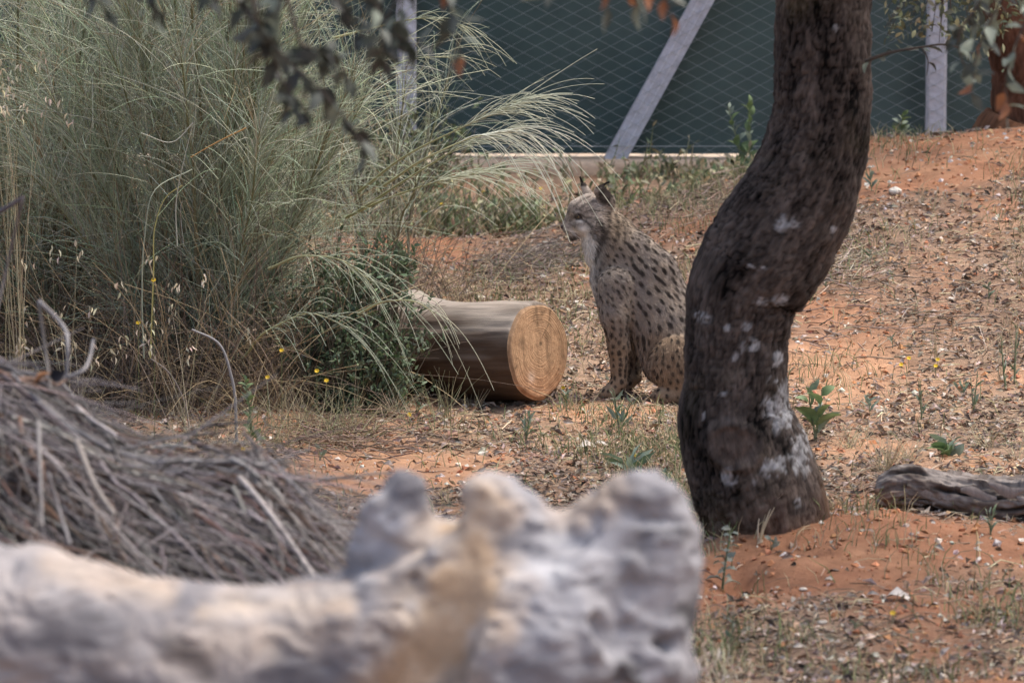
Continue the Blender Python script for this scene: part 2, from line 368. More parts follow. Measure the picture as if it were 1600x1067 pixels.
brace(fx(958), fx(958)+(zt-FB)*(1096-958)/250*1.0, zt); brace(fx(958)-sp*2.1, fx(958)-sp*2.1+(zt-FB)*.55, zt)
# shade cloth
nx2, nz2 = 420, 50
X, Z = np.meshgrid(np.linspace(-9, 9, nx2), np.linspace(FB+.012, FB+2.6, nz2), indexing='ij')
rip = .03*fbm(np.stack([X*.9+Z*.5, Z*.8, 0*X], -1), 3, 61)+.012*np.sin(X*7+2*vn(np.stack([X, Z, 0*X], -1)))*np.exp(-(Z-FB)*1.2)+.010*fbm(np.stack([X*4+Z*4, Z*1.5-X, 0*X], -1), 2, 66)
i = np.arange(nx2*nz2).reshape(nx2, nz2)
cl = mixc((.052, .086, .080), (.084, .120, .111), np.clip(.5+fbm(np.stack([X*.7, Z, 0*X], -1), 3, 62), 0, 1))
MB().add(np.stack([X, FD+.085+rip, Z], -1), np.stack([i[:-1, :-1], i[1:, :-1], i[1:, 1:], i[:-1, 1:]], -1).reshape(-1, 4), col=cl).build('shade_cloth', M_cloth, fence)
# chain link
pit = .058; xs = np.arange(-4.5, 4.5, pit/1.0); zz = np.arange(FB+.01, FB+2.6, pit/2*1.05)
K = len(zz); sg_ = ((np.arange(K) % 2)*2-1)*pit/2
Pth = np.zeros((len(xs), K, 3)); Pth[:, :, 0] = xs[:, None]+sg_*(((np.arange(len(xs)) % 2)*2-1)[:, None]); Pth[:, :, 1] = FD-.052+.003*((np.arange(K) % 2)*2-1); Pth[:, :, 2] = zz
Pth[:, :, 1] += .006*fbm(Pth*.8, 2, 5)
MB().tubes(Pth, .0017, 4, (.3, .3, .3)).build('chain_link_mesh', M_wire, fence, smooth=False, kind='stuff')
for z in (FB+.06, FB+1.3, FB+2.55):
    p = np.zeros((60, 3)); p[:, 0] = np.linspace(-9, 9, 60); p[:, 1] = FD-.06; p[:, 2] = z
    MB().tubes(p, .002, 5, (.3, .3, .3)).build('tension_wire', M_wire, fence)
# ================================================================== OAKS
def oak_trunk(name, cpts, D, parent, lich=(), scar=(), sides=150, rings=460, tone=(.088, .069, .058), red=0., extra_top=None):
    """cpts: (left px, right px, py) outline"""
    pts = []
    for l, r, py in cpts:
        c = W((l+r)/2, py, D); pts.append((*c, (r-l)/2*S(D)))
    pts = [np.array(p) for p in pts]
    if extra_top is not None: pts = [np.array(p) for p in extra_top]+pts
    P = spline(np.array(pts)[::-1], rings); ctr = P[:, :3]; r = P[:, 3]
    T = np.gradient(ctr, axis=0); T /= np.linalg.norm(T, axis=1, keepdims=True)
    A = np.cross(T, (0, 1, 0)); A /= np.linalg.norm(A, axis=1, keepdims=True); B = np.cross(T, A)
    th = np.arange(sides)/sides*2*math.pi
    L_ = np.r_[0, np.cumsum(np.linalg.norm(np.diff(ctr, axis=0), axis=1))]
    cs, sn = np.cos(th), np.sin(th); rr = np.median(r)
    lp = np.stack(np.broadcast_arrays(rr*cs[None], rr*sn[None], L_[:, None]), -1)
    big = .06*fbm(lp*np.array([7, 7, 3.]), 3, 71)
    q = lp*np.array([120, 120, 42.]); wq = q+1.2*np.stack([fbm(q*.5, 2, 5), fbm(q*.5+7, 2, 6), 0*q[..., 0]], -1)
    ridge = 1-np.abs(vn(wq, 73))*2.2; ridge2 = 1-np.abs(vn(wq*2.1, 74))*2
    disp = -.0052*np.clip(ridge, 0, 1)**1.5-.0035*np.clip(ridge2, 0, 1)+.010*fbm(lp*np.array([26, 26, 18.]), 3, 75)
    flare = np.exp(-L_/.20)[:, None]*(.10+.18*fbm(np.stack(np.broadcast_arrays(cs*1.6, sn*1.6, 0*L_[:, None]), -1), 2, 79))
    RR = r[:, None]*(1+big+flare)+disp
    V = ctr[:, None]+RR[..., None]*(A[:, None]*cs[:, None]+B[:, None]*sn[:, None])
    tone = np.array(tone)
    n = fbm(lp*np.array([22, 22, 8.]), 4, 81)
    col = tone*(1+.9*n[..., None]+.35*fbm(lp*70, 2, 83)[..., None]-.58*np.clip(ridge, 0, 1)[..., None]-.32*np.clip(ridge2, 0, 1)[..., None])
    col = col+np.array([.035, .028, .012])*np.clip(fbm(lp*5, 3, 82)*2.2, 0, 1)[..., None]
    if red: col = col*(1-red)+np.array([.17, .07, .035])*red*(1+.5*n[..., None])
    near = (A[:, None]*cs[:, None]+B[:, None]*sn[:, None])[..., 1] < .45
    # red soil splashed on the foot of the trunk
    ft = np.clip(1-L_/.30, 0, 1)[:, None]*np.clip(.45+fbm(lp*9, 3, 85)*1.2, 0, 1); col = col*(1-ft[..., None]*.8)+np.array([.24, .11, .055])*ft[..., None]*.8
    for lx, ly, lw, lh in [(a, b, c*.82, d*.82) for a, b, c, d in lich]:
        c = W(lx, ly, D); dx = (V[..., 0]-c[0])/(lw*S(D)); dz = (V[..., 2]-c[2])/(lh*S(D))
        dd = np.sqrt(dx**2+dz**2)*.9+1.7*fbm(V*42, 3, int(lx)); k = np.clip((1-dd)*3.5, 0, 1)*near*np.clip(.72+1.8*fbm(V*110, 2, 3), 0, .95)*np.clip(3-np.sqrt(dx**2+dz**2)*2, 0, 1)
        col = col*(1-k[..., None])+np.array([.34, .335, .33])*k[..., None]
        V = V+(.003*k)[..., None]*(A[:, None]*cs[:, None]+B[:, None]*sn[:, None])
    for lx, ly, lw, lh in scar:
        c = W(lx, ly, D); dx = (V[..., 0]-c[0])/(lw*S(D)); dz = (V[..., 2]-c[2])/(lh*S(D)); dd = np.sqrt(dx**2+dz**2)+.25*fbm(V*20, 2, 8)
        k = np.clip((1-dd)*4, 0, 1)*near; rim = np.exp(-((dd-1)/.18)**2)*near
        col = col*(1-.5*k[..., None])+np.array([.125, .088, .068])*.5*k[..., None]*(1+.8*fbm(V*40, 3, 12)[..., None])-.03*rim[..., None]*col
        V = V+(.004*k+.016*rim)[..., None]*(A[:, None]*cs[:, None]+B[:, None]*sn[:, None])
    i = np.arange(rings*sides).reshape(rings, sides); a = i[:-1]; b = i[1:]
    m = MB().add(V, np.stack([a, np.roll(a, -1, 1), np.roll(b, -1, 1), b], -1).reshape(-1, 4), col=col, lp=lp)
    return m.build(name, M_bark, parent), ctr
OD = 16.55
ob = G(1195, 828)
oak = thing('oak_tree', (ob[0], OD, gz(ob[0], OD)), 'holm oak with curved dark lichen spotted trunk growing from the red soil', 'tree')
out = [(1212, 1361, -150), (1211, 1361, -40), (1210, 1361, 40), (1210, 1362, 118), (1203, 1361, 197), (1185, 1353, 252), (1152, 1338, 315), (1119, 1312, 365), (1086, 1282, 417), (1074, 1254, 450), (1071, 1236, 508), (1070, 1232, 560), (1069, 1233, 600), (1061, 1238, 645), (1065, 1258, 696), (1078, 1279, 745), (1092, 1293, 792), (1100, 1300, 835), (1095, 1310, 900)]
topc = W(1286, -150, OD)
ext = [(topc[0]+.10, OD-.25, 3.3, .10), (topc[0]+.03, OD-.08, 2.7, .125), ]
lichen = [(1228, 335, 22, 14), (1218, 345, 12, 8), (1098, 487, 13, 12), (1168, 533, 20, 14), (1148, 547, 8, 8), (1210, 553, 11, 13), (1215, 460, 12, 11), (1188, 460, 9, 10), (1170, 405, 14, 8), (1128, 604, 9, 7), (1210, 620, 22, 42), (1222, 650, 18, 25), (1245, 700, 26, 36), (1208, 715, 26, 18), (1136, 730, 13, 14), (1172, 737, 6, 6), (1163, 500, 8, 7), (1135, 503, 7, 7), (1296, 352, 6, 6), (1188, 407, 8, 5), (1098, 640, 5, 6), (1243, 772, 7, 8), (1302, 40, 6, 6)]
trunk, octr = oak_trunk('trunk', out, OD, oak, lichen, [(1143, 682, 42, 34)], extra_top=ext)
crownc = np.array([1.15, 16.2, 4.4]); crad = np.array([2.6, 2.5, 1.5])
fork = np.array([topc[0]+.10, OD-.25, 3.25])
def limb(parent, a, b, r0, r1, sag=.2, n=14, name='limb', seed=0, col=(.075, .055, .045)):
    t = np.linspace(0, 1, n)[:, None]; p = np.array(a)*(1-t)+np.array(b)*t; p[:, 2] += sag*np.sin(t[:, 0]*math.pi)
    p += .05*np.stack([fbm(P3(t[:, 0]*5+seed, k), 2, 9+k) for k in range(3)], 1)*t
    MB().tubes(p, np.linspace(r0, r1, n)[None], 10, col).build(name, M_bark, parent); return p
cl_c = []
for k in range(9):
    a = k*2.4; e = crownc+crad*np.array([math.cos(a)*.65, math.sin(a)*.65, rng.uniform(-.3, .5)])
    limb(oak, fork, e, .075, .02, .25, seed=k); cl_c.append(e)
# crown leaves in clumps above the frame
nc = 190; cc = rng.normal(0, 1, (nc, 3)); cc /= np.linalg.norm(cc, axis=1, keepdims=True); cc = crownc+crad*cc*rng.uniform(.45, 1, (nc, 1))**.5
cc = cc[cc[:, 2] > 2.95]; per = 130; nn = len(cc)*per
pos = np.repeat(cc, per, 0)+rng.normal(0, .20, (nn, 3))
pos[:, 2] = np.maximum(pos[:, 2], 2.55)
dd = rng.standard_normal((nn, 3)); dd[:, 2] -= .3
MB().place(*LEAFLO, frames(dd, scale=rng.uniform(.045, .075, nn)), pos, jit((.085, .10, .062), nn, .25)).build('crown', M_leaf, oak, smooth=False, kind='stuff')
# leaf meshes shared by single leaf objects
def leaf_mesh(name, col, mt, **kw):
    v, q = leafshape(**kw); me_o = MB().add(v, q, col=np.array(col)*(1+.12*rng.standard_normal((len(v), 1)))).build(name, mt); me = me_o.data
    bpy.data.objects.remove(me_o); return me
OAKL = [leaf_mesh('oak_leaf', c, M_leaf, w=w, fold=f, curl=k, wav=.06) for c, w, f, k in
        [((.055, .065, .050), .48, .2, .2), ((.075, .085, .07), .42, .35, .15), ((.045, .05, .045), .55, .25, .3), ((.19, .22, .17), .45, .3, .2), ((.24, .10, .045), .5, .3, .35)]]
def put_leaf(me, pos, d, size, parent, name='leaf', up=None):
    M = frames(np.array([d]), None if up is None else np.array([up]), size)[0]
    o = bpy.data.objects.new(name, me); C.objects.link(o); o.parent = parent
    o.matrix_local = Matrix.Translation(Vector(pos-root_loc(parent))) @ Matrix([list(r) for r in M]).to_4x4()
    return o
def leafy_twig(parent, px_pts, D, step, size, pal, r0=.004, droop=.4, n=24, spread=1.):
    pts = np.array([W(x, y, D+dz) for x, y, dz in px_pts]); P = spline(pts, n)
    tw = MB().tubes(P, np.linspace(r0, r0*.35, n)[None], 6, (.10, .085, .07)).build('twig', M_bark, parent)
    Lt = np.r_[0, np.cumsum(np.linalg.norm(np.diff(P, axis=0), axis=1))]; s = .01; k = 0
    while s < Lt[-1]:
        p = np.array([np.interp(s, Lt, P[:, j]) for j in range(3)]); j = min(n-2, int(np.searchsorted(Lt, s))); t = P[j+1]-P[j]; t /= np.linalg.norm(t)
        d = t*.5+rng.standard_normal(3)*spread*.7; d[2] -= droop
        put_leaf(OAKL[rng.choice(len(OAKL), p=pal)], p, d, size*rng.uniform(.7, 1.15), tw); s += step*rng.uniform(.5, 1.5); k += 1
    return P[0]
DK = [.42, .26, .26, .05, .01]; GR = [.08, .25, .0, .62, .05]; RU = [.05, .25, .05, .25, .40]
HD = 11.0
tw_specs = [([(300, -60, .2), (380, 10, .1), (440, 85, 0), (510, 150, -.05), (572, 230, -.1)], .013, .048, DK), ([(120, -60, 0), (150, -5, 0), (165, 22, 0)], .014, .045, DK),
            ([(215, -60, .1), (240, -5, 0), (247, 40, 0)], .012, .045, DK), ([(340, -60, .1), (330, -10, 0), (325, 18, 0)], .014, .045, DK), ([(430, -60, .1), (430, -10, .1), (415, 40, .1)], .014, .048, [.3, .2, .2, .25, .05]),
            ([(560, -60, .1), (590, 20, 0), (600, 100, .05)], .014, .046, DK), ([(470, 70, 0), (520, 90, .1), (550, 130, .15)], .014, .045, DK), ([(400, 20, 0), (430, 100, .1), (455, 150, .1), (490, 185, .1)], .011, .048, DK), ([(500, -50, .1), (540, 20, .1), (575, 60, .1), (620, 75, .1)], .013, .045, DK), ([(640, -50, .1), (625, 10, .1), (605, 50, .1)], .014, .045, DK), ([(600, 40, .1), (625, 60, .1), (660, 70, .1)], .012, .045, DK), ([(690, -60, .1), (705, 20, 0), (722, 95, 0)], .014, .046, [.25, .3, .1, .25, .1]),
            ([(860, -60, 0), (862, -12, 0), (858, 2, 0)], .018, .046, GR), ([(930, -60, .1), (945, -15, 0), (950, 18, 0)], .016, .046, RU), ([(1010, -60, 0), (1035, -10, 0), (1050, 22, 0)], .013, .048, RU), ([(985, -50, 0), (992, -8, 0), (1000, 10, 0)], .014, .044, GR)]
starts = [leafy_twig(oak, a, HD, st*.85, sz*1.25, pl) for a, st, sz, pl in tw_specs]
e = np.array([-.75, HD+.05, 2.75]); pl = limb(oak, fork, e, .06, .014, .35, n=30, seed=3)
e2 = np.array([.28, HD+.1, 2.72]); pl2 = limb(oak, fork, e2, .045, .012, .30, n=30, seed=5)
for s_ in starts:
    al = np.concatenate([pl, pl2]); j = np.argmin(np.linalg.norm((al-s_)*np.array([1, .35, 1]), axis=1)); a = al[j]
    t = np.linspace(0, 1, 10)[:, None]; p = a*(1-t)+s_*t; p[:, 2] += .12*np.sin(t[:, 0]*math.pi)
    MB().tubes(p, np.linspace(.008, .004, 10)[None], 6, (.10, .085, .07)).build('twig', M_bark, oak)
# small rusty branchlet leaving the trunk
leafy_twig(oak, [(1352, 96, -.1), (1385, 84, -.14), (1440, 74, -.18), (1478, 70, -.2), (1520, 84, -.2)], OD, .05, .05, [.3, .3, .1, .3, 0], r0=.006)
leafy_twig(oak, [(1440, 74, -.18), (1450, 95, -.2), (1448, 118, -.2)], OD, .03, .05, [.2, .3, .1, .4, 0], r0=.003)
# pale blurred sprays at the right edge, hanging from a limb of the same oak
for pts, st, pal in [([(1600, -60, 0), (1560, 10, 0), (1530, 70, 0), (1518, 150, 0)], .022, GR), ([(1640, -40, 0), (1600, 40, 0), (1572, 120, 0), (1575, 185, 0)], .028, GR), ([(1520, -60, 0), (1530, 0, 0), (1500, 50, 0), (1512, 120, .1)], .020, [.2, .3, .1, .38, .02])]:
    s_ = leafy_twig(oak, pts, 13.2, st*.75, .058, pal)
    t = np.linspace(0, 1, 12)[:, None]; p = fork*(1-t)+s_*t; p[:, 2] += .35*np.sin(t[:, 0]*math.pi)
    MB().tubes(p, np.linspace(.02, .004, 12)[None], 6, (.10, .085, .07)).build('twig', M_bark, oak)
# second oak on the mound
D2 = 24.9; b2 = np.array([W(1618, 210, D2)[0], D2, 0]); b2[2] = gz(b2[0], b2[1])
oak2 = thing('oak_tree', b2, 'reddish brown oak trunk standing on the mound before the fence post', 'tree')
out2 = [(1546, 1658, -160), (1540, 1658, -60), (1534, 1658, 20), (1544, 1662, 70), (1551, 1665, 120), (1550, 1670, 160), (1548, 1690, 190), (1520, 1700, 215), (1500, 1720, 245)]
tp = W(1612, -160, D2)
oak_trunk('trunk', out2, D2, oak2, sides=90, rings=200, tone=(.10, .06, .045), red=.45, extra_top=[(tp[0]+.2, D2, 3.0, .09), (tp[0]+.05, D2, 2.2, .12)])
f2 = np.array([tp[0]+.2, D2, 2.95]); c2 = np.array([tp[0]+.1, D2-.3, 3.8])
for k in range(6):
    a = k*1.05; limb(oak2, f2, c2+np.array([1.2*math.cos(a), 1.2*math.sin(a), rng.uniform(-.3, .6)]), .06, .015, .2, seed=k+30)
low = W(1480, -70, D2-1.0); limb(oak2, np.array([tp[0]+.03, D2, 1.9]), low, .03, .008, .1, seed=50)
nn = 9000; cs_ = c2+rng.normal(0, 1, (90, 3))*np.array([.9, .8, .5]); pos = np.repeat(cs_, 100, 0)+rng.normal(0, .16, (nn, 3)); pos[:, 2] = np.maximum(pos[:, 2], 1.6)
MB().place(*LEAFLO, frames(rng.standard_normal((nn, 3)), scale=rng.uniform(.04, .06, nn)), pos, jit((.10, .12, .07), nn, .25)).build('crown', M_leaf, oak2, smooth=False, kind='stuff')
# the low skirt of its crown that hangs into view
sk = []
for (x, y, sx, sy, k) in [(1415, 8, 40, 30, 70), (1500, 22, 45, 34, 120), (1540, 55, 26, 30, 50), (1395, 45, 16, 18, 22), (1450, 35, 30, 20, 45), (1560, 10, 40, 30, 80), (1480, -20, 70, 20, 90)]:
    for _ in range(k): sk.append(W(x+rng.normal(0, sx*.6), y+rng.normal(0, sy*.6), D2-1.0+rng.normal(0, .12)))
sk = np.array(sk); dd = rng.standard_normal((len(sk), 3)); dd[:, 2] -= .4
MB().place(*LEAF, frames(dd, scale=rng.uniform(.03, .05, len(sk))), sk, np.where(rng.random((len(sk), 1)) < .7, jit((.10, .115, .065), len(sk), .3), jit((.30, .29, .17), len(sk), .2))).build('low_foliage', M_leaf, oak2, kind='stuff')
tws = np.stack([np.stack([low+(p-low)*t+np.array([0, 0, .05*math.sin(t*3.1)]) for t in np.linspace(0, 1, 6)]) for p in sk[::9]])
MB().tubes(tws, np.linspace(.004, .0012, 6)[None], 4, (.10, .08, .065)).build('low_twigs', M_bark, oak2, kind='stuff')
# ================================================================== SAWN LOG
LD = 19.45; E = W(841, 549, LD); LS = S(LD); rad = 77.5*LS
ax_ = np.array([-.78, .62, -.085]); ax_ /= np.linalg.norm(ax_); sd_ = np.array([.62, .78, 0]); sd_ /= np.linalg.norm(sd_); up_ = np.cross(ax_, sd_)*-1
if up_[2] < 0: up_ = -up_
lg = thing('sawn_log', (E[0]+ax_[0]*.5, E[1]+ax_[1]*.5, gz(E[0]+ax_[0]*.5, E[1]+ax_[1]*.5)), 'barkless sawn log with ringed cut end lying beside the broom bush', 'log')
toL = lambda p: np.stack([(p-E)@ax_, (p-E)@sd_, (p-E)@up_], -1)
def logf(q):                          # q in log coordinates (along, side, up)
    n = .012*fbm(q*np.array([2.5, 8, 8]), 3, 91)+.006*fbm(q*np.array([5, 40, 40]), 2, 92)+.02*fbm(q*16, 3, 93)*ss(.42, .55, q[:, 0])
    r = rad*(1-.02*q[:, 0])
    d = np.linalg.norm(q[:, 1:]*np.array([1.03, 1]), axis=1)-r+n
    kn = rcone(q, (.47, .0, .06), (.56, .0, .15), .085, .06)         # stub above
    d = smin(d, kn, .10)
    kn = rcone(q, (.52, -.06, .02), (.60, -.205, .03), .08, .075)       # ring shaped stub at the near side
    d = smin(d, kn, .06)
    kn = rcone(q, (.46, -.02, -.10), (.52, -.07, -.21), .085, .075)     # knob it rests on
    d = smin(d, kn, .05)
    hole = rcone(q, (.60, -.24, .035), (.615, -.30, .035), .05, .055); d = smax(d, -hole, .012)
    ang = np.arctan2(q[:, 2], -q[:, 1])
    for a0, w0 in ((1.05, .010), (.45, .006), (1.5, .006)):
        cr = np.abs(ang-a0-.10*np.sin(q[:, 0]*5)-.05*vn(np.stack([q[:, 0]*9, 0*ang, 0*ang], -1)))*rad
        d = d+np.clip(1-cr/w0, 0, 1)*.010*ss(.02, .1, q[:, 0])*(.5+.5*vn(np.stack([q[:, 0]*4, 0*ang+a0, 0*ang], -1)))
    d = smax(d, -q[:, 0], .012); d = smax(d, q[:, 0]-.95, .01)
    return d
v, q = surfnet(logf, (-.03, -.34, -.33), (1.2, .25, .32), .0075)
n = fbm(v*np.array([3, 25, 25]), 4, 95); n2 = fbm(v*np.array([2.2, 6, 6]), 3, 96)
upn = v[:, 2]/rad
col = mixc((.31, .265, .22), (.10, .064, .042), np.clip(.85-upn*1.05+n*.9+.6*n2, 0, 1))  # pale top, dark side: shade put into the colour along with brown stain
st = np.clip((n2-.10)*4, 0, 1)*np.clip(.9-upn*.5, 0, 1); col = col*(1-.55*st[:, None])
damp_shade = np.clip((-.45-upn+.3*n2)*2, 0, 1)*ss(.1, .5, v[:, 0]); col = col*(1-.6*damp_shade[:, None])  # underside darkened further: damp stain plus painted shade
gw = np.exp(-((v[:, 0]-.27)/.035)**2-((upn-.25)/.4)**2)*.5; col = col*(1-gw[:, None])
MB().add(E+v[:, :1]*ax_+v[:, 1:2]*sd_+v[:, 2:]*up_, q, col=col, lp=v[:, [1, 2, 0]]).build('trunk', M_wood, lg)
# cut face with rings
nr, na = 90, 120; rr = np.linspace(0, 1, nr)[:, None]; th = np.linspace(0, 2*math.pi, na, endpoint=False)[None]
pc = np.array([.05, .16])*rad          # pith off centre
R_ = rad*(.975+.012*np.sin(th*3+1)+.01*np.sin(th*7))
a_ = pc[0]*(1-rr)+R_*np.cos(th)*rr; b_ = pc[1]*(1-rr)+R_*np.sin(th)*rr
wob = rr+.035*fbm(np.stack([np.cos(th)*3+0*rr, np.sin(th)*3+0*rr, rr*4+0*th], -1), 3, 97)
ring = .5+.5*np.sin(2*math.pi*(wob**.8)*24+3*vn(np.stack([wob*14, 0*wob, 0*wob], -1)))
col = mixc((.44, .275, .155), (.33, .185, .095), ring**1.5*(.45+.55*np.clip(.5+2*fbm(np.stack([a_*9, b_*9, 0*a_], -1), 3, 94), 0, 1)))*(1+.35*fbm(np.stack([a_*90, b_*7, 0*a_], -1), 3, 98)[..., None])
rim = ss(.86, 1, rr+.06*fbm(np.stack([a_*14, b_*14, 0*a_], -1), 2, 99))*ss(-.7, .4, b_/rad); col = col*(1-.42*rim[..., None])+np.array([.10, .085, .07])*rim[..., None]*.42
col = col*.88
col = np.where((rr+0*th < .05)[..., None], np.array([.22, .14, .08]), col)
gp = np.exp(-(((a_+.055)/.018)**2+((b_+.085)/.02)**2))*.55; col = col*(1-gp[..., None])+np.array([.5, .42, .34])*gp[..., None]
bl_ = np.clip(fbm(np.stack([a_*22, b_*22, 0*a_], -1), 3, 120)*3-.5, 0, 1)*.4; col = col*(1-bl_[..., None]); low_ = ss(.1, .9, -b_/rad)*.35; col = col*(1-low_[..., None])+np.array([.44, .19, .09])*low_[..., None]
dish = .0010*(ring-.5)+.002*fbm(np.stack([a_*30, b_*30, 0*a_], -1), 2, 3)
for ca, cl_, cw in ((1.0, .9, .014), (-.7, .35, .012), (3.4, .3, .010)):     # radial checks
    dth = np.angle(np.exp(1j*(th-ca-.05*np.sin(rr*9)))); k = np.clip(1-np.abs(dth)*rr*rad/.003, 0, 1)*ss(1-cl_, 1-cl_+.1, rr)
    col = col*(1-.7*k[..., None])
V = E+a_[..., None]*sd_+b_[..., None]*up_-ax_*(.006-.010*ss(.93, 1, rr)+0*th+dish)[..., None]
i = np.arange(nr*na).reshape(nr, na); a = i[:-1]; b = i[1:]
MB().add(V, np.stack([a, b, np.roll(b, -1, 1), np.roll(a, -1, 1)], -1).reshape(-1, 4), col=col, lp=np.stack([a_, b_, 0*a_], -1)).build('cut_face', M_wood, lg, label='orange brown cut face with growth rings')
# ================================================================== DEAD BARK LOG (right)
BD = 17.05; pa = W(1372, 768, BD); pb = W(1700, 790, BD-.15)
bl = thing('dead_log', (pa[0]+.2, BD-.05, gz(pa[0]+.2, BD-.05)), 'grey deeply furrowed dead log lying right of the curved oak', 'log')
t = np.linspace(0, 1, 220)[:, None]; ctr = pa*(1-t)+pb*t; ctr[:, 2] += .012*np.sin(t[:, 0]*9)+.004*fbm(P3(t[:, 0]*20, 0), 2, 3)
T = (pb-pa)/np.linalg.norm(pb-pa); B_ = np.array([0, 0, 1.]); A_ = np.cross(B_, T); th = np.arange(110)/110*2*math.pi
Lg = np.linalg.norm(pb-pa)*t[:, 0]
cx, sx = np.cos(th), np.sin(th); lp = np.stack(np.broadcast_arrays(.075*cx[None], .075*sx[None], Lg[:, None]), -1)
rd = 0*lp[..., 0]
for k_, a0 in enumerate((-1.9, -2.35, -2.75, -3.15+.1, 2.65, 2.2, 1.7, 1.2, .6, 0., -.6, -1.2)):
    wv = a0+.22*fbm(np.stack([Lg*7+k_*9, 0*Lg, 0*Lg], -1), 3, 40+k_)[:, None]; dth_ = np.angle(np.exp(1j*(th[None]-wv))); on_ = np.clip(.55+1.6*vn(np.stack([Lg*9+k_*5, 0*Lg, 0*Lg], -1), 60+k_), .1, 1)[:, None]
    rd = np.maximum(rd, np.exp(-(dth_/.085)**2)*on_)
lay_ = fbm(lp*np.array([80, 80, 22.]), 4, 7)
rr_ = .079*(1+.20*fbm(lp*np.array([9, 9, 4.]), 3, 5))-.017*rd**1.3+.020*lay_+.008*np.sign(fbm(lp*np.array([24, 24, 5.]), 2, 8))
endt = np.clip(Lg/.05, 0, 1)**.5; rr_ = rr_*(.55+.45*endt[:, None])
V = ctr[:, None]+rr_[..., None]*(A_*cx[:, None]*1.2+B_*sx[:, None]*.98)
und = np.exp(-((Lg-.13)/.10)**2)[:, None]*(sx < -.4)*.03; V[..., 2] += und
col = mixc((.27, .235, .21), (.12, .095, .08), np.clip(.45+lay_*2.4, 0, 1))*(1-.85*rd[..., None])
rs = np.exp(-(Lg/.09)**2)[:, None]*(sx < .3)*.7; col = col*(1-rs[..., None])+np.array([.22, .11, .06])*rs[..., None]
i = np.arange(220*110).reshape(220, 110); a = i[:-1]; b = i[1:]
m = MB().add(V, np.stack([a, b, np.roll(b, -1, 1), np.roll(a, -1, 1)], -1).reshape(-1, 4), col=col, lp=lp)
ce = ctr[0]; m.add(np.concatenate([V[0], [ce-T*.004]]), t=[(k, (k+1) % 110, 110) for k in range(110)], col=(.14, .09, .065))
m.build('trunk', M_wood, bl)
for k in range(7):                        # loose bark plates on it
    s0 = .04+.085*k; c = pa+T*s0; h0 = rng.uniform(-.02, .05)
    p = np.stack([c+T*x+np.array([0, -.088-.01*rng.random(), h0+.012*math.sin(x*40+k)]) for x in np.linspace(-.05, .06, 8)])
    w_ = .017*np.sin(np.linspace(.35, 2.8, 8)); m2 = MB()
    vv = np.stack([p+np.array([0, .012, 1])*w_[:, None]*1.1, p+np.array([0, -.008, 0]), p-np.array([0, -.012, 1])*w_[:, None]], 1)
    i = np.arange(24).reshape(8, 3); qq = np.stack([i[:-1, :-1], i[1:, :-1], i[1:, 1:], i[:-1, 1:]], -1).reshape(-1, 4)
    m2.add(vv, qq, col=(.27, .235, .21)); m2.add(vv+np.array([0, .012, 0]), qq[:, ::-1], col=(.16, .13, .11)); m2.build('bark_plate', M_wood, bl)
# ================================================================== BLEACHED FALLEN TRUNK (foreground)
SD_ = 9.0; s8 = S(SD_); o8 = W(800, 900, SD_)
L8 = lambda u, v, w=0: np.array([(u-800)*s8, w*s8, (900-v)*s8])
prim = [((-160, 1010, 0), (60, 1030, 0), 185, 165, 40), ((60, 1030, 0), (330, 1085, 10), 168, 150, 40), ((300, 1075, 0), (560, 1065, 20), 148, 150, 40),
        ((560, 1060, 20), (800, 1050, 20), 165, 190, 50), ((800, 1040, 20), (985, 1030, 10), 190, 100, 60),
        ((600, 800, 40), (580, 960, 50), 36, 52, 25), ((640, 778, 50), (620, 940, 55), 34, 60, 25), ((618, 760, 60), (600, 850, 60), 20, 40, 20),     # left lobe
        ((778, 775, 20), (800, 960, 0), 36, 120, 45), ((750, 790, 0), (690, 900, -20), 28, 45, 40), ((830, 800, 30), (870, 960, 30), 38, 120, 40),        # centre peak
        ((640, 870, 40), (770, 870, 40), 52, 60, 30), ((850, 895, 40), (960, 880, 30), 66, 78, 30), ((560, 900, 40), (600, 830, 45), 24, 34, 30),
        ((985, 808, 40), (1000, 900, 20), 66, 84, 50), ((1030, 830, 30), (1030, 960, 30), 48, 50, 40), ((915, 845, 40), (970, 830, 40), 40, 58, 40),   # right lobe
        ((1015, 1060, -30), (1060, 1050, 0), 48, 28, 30), ((880, 930, -60), (850, 1030, -80), 60, 90, 50),
        ((560, 940, -30), (690, 850, -35), 18, 20, 24), ((540, 985, -70), (600, 930, -60), 30, 20, 25), ((470, 1010, -70), (560, 980, -80), 24, 30, 30)]
carve = [((770, 800, -75), (640, 1080, -160), 30, 70, 40), ((600, 905, -80), (660, 870, -75), 16, 14, 20), ((690, 750, 60), (700, 800, 20), 24, 22, 26), ((872, 755, 60), (868, 770, 0), 26, 24, 34), ((240, 970, -150), (330, 1030, -150), 24, 20, 40),
         ((1003, 835, -48), (1003, 850, -50), 10, 8, 20), ((930, 960, -110), (960, 985, -110), 20, 26, 30), ((1040, 1000, -60), (1010, 1010, -50), 14, 14, 20)]
def stf(p):
    d = np.full(len(p), 9.)
    for a, b, ra, rb, k in prim: d = smin(d, rcone(p, L8(*a), L8(*b), ra*s8, rb*s8, .9), k*s8)
    mk = .3+.7*ss(430, 620, p[:, 0]/s8+800)
    d = d+mk*(.034*fbm(p*np.array([8, 9, 9]), 3, 101)+.015*fbm(p*26, 3, 103))-mk*.012*np.clip(1-np.abs(fbm(p*np.array([9, 9, 4.5])+5, 2, 113))*5, 0, 1)+.010*np.abs(vn(p*np.array([18, 18, 60])+3*vn(p*8)[:, None], 104))
    for a, b, ra, rb, k in carve: d = smax(d, -rcone(p, L8(*a), L8(*b), ra*s8, rb*s8), k*s8)
    return d
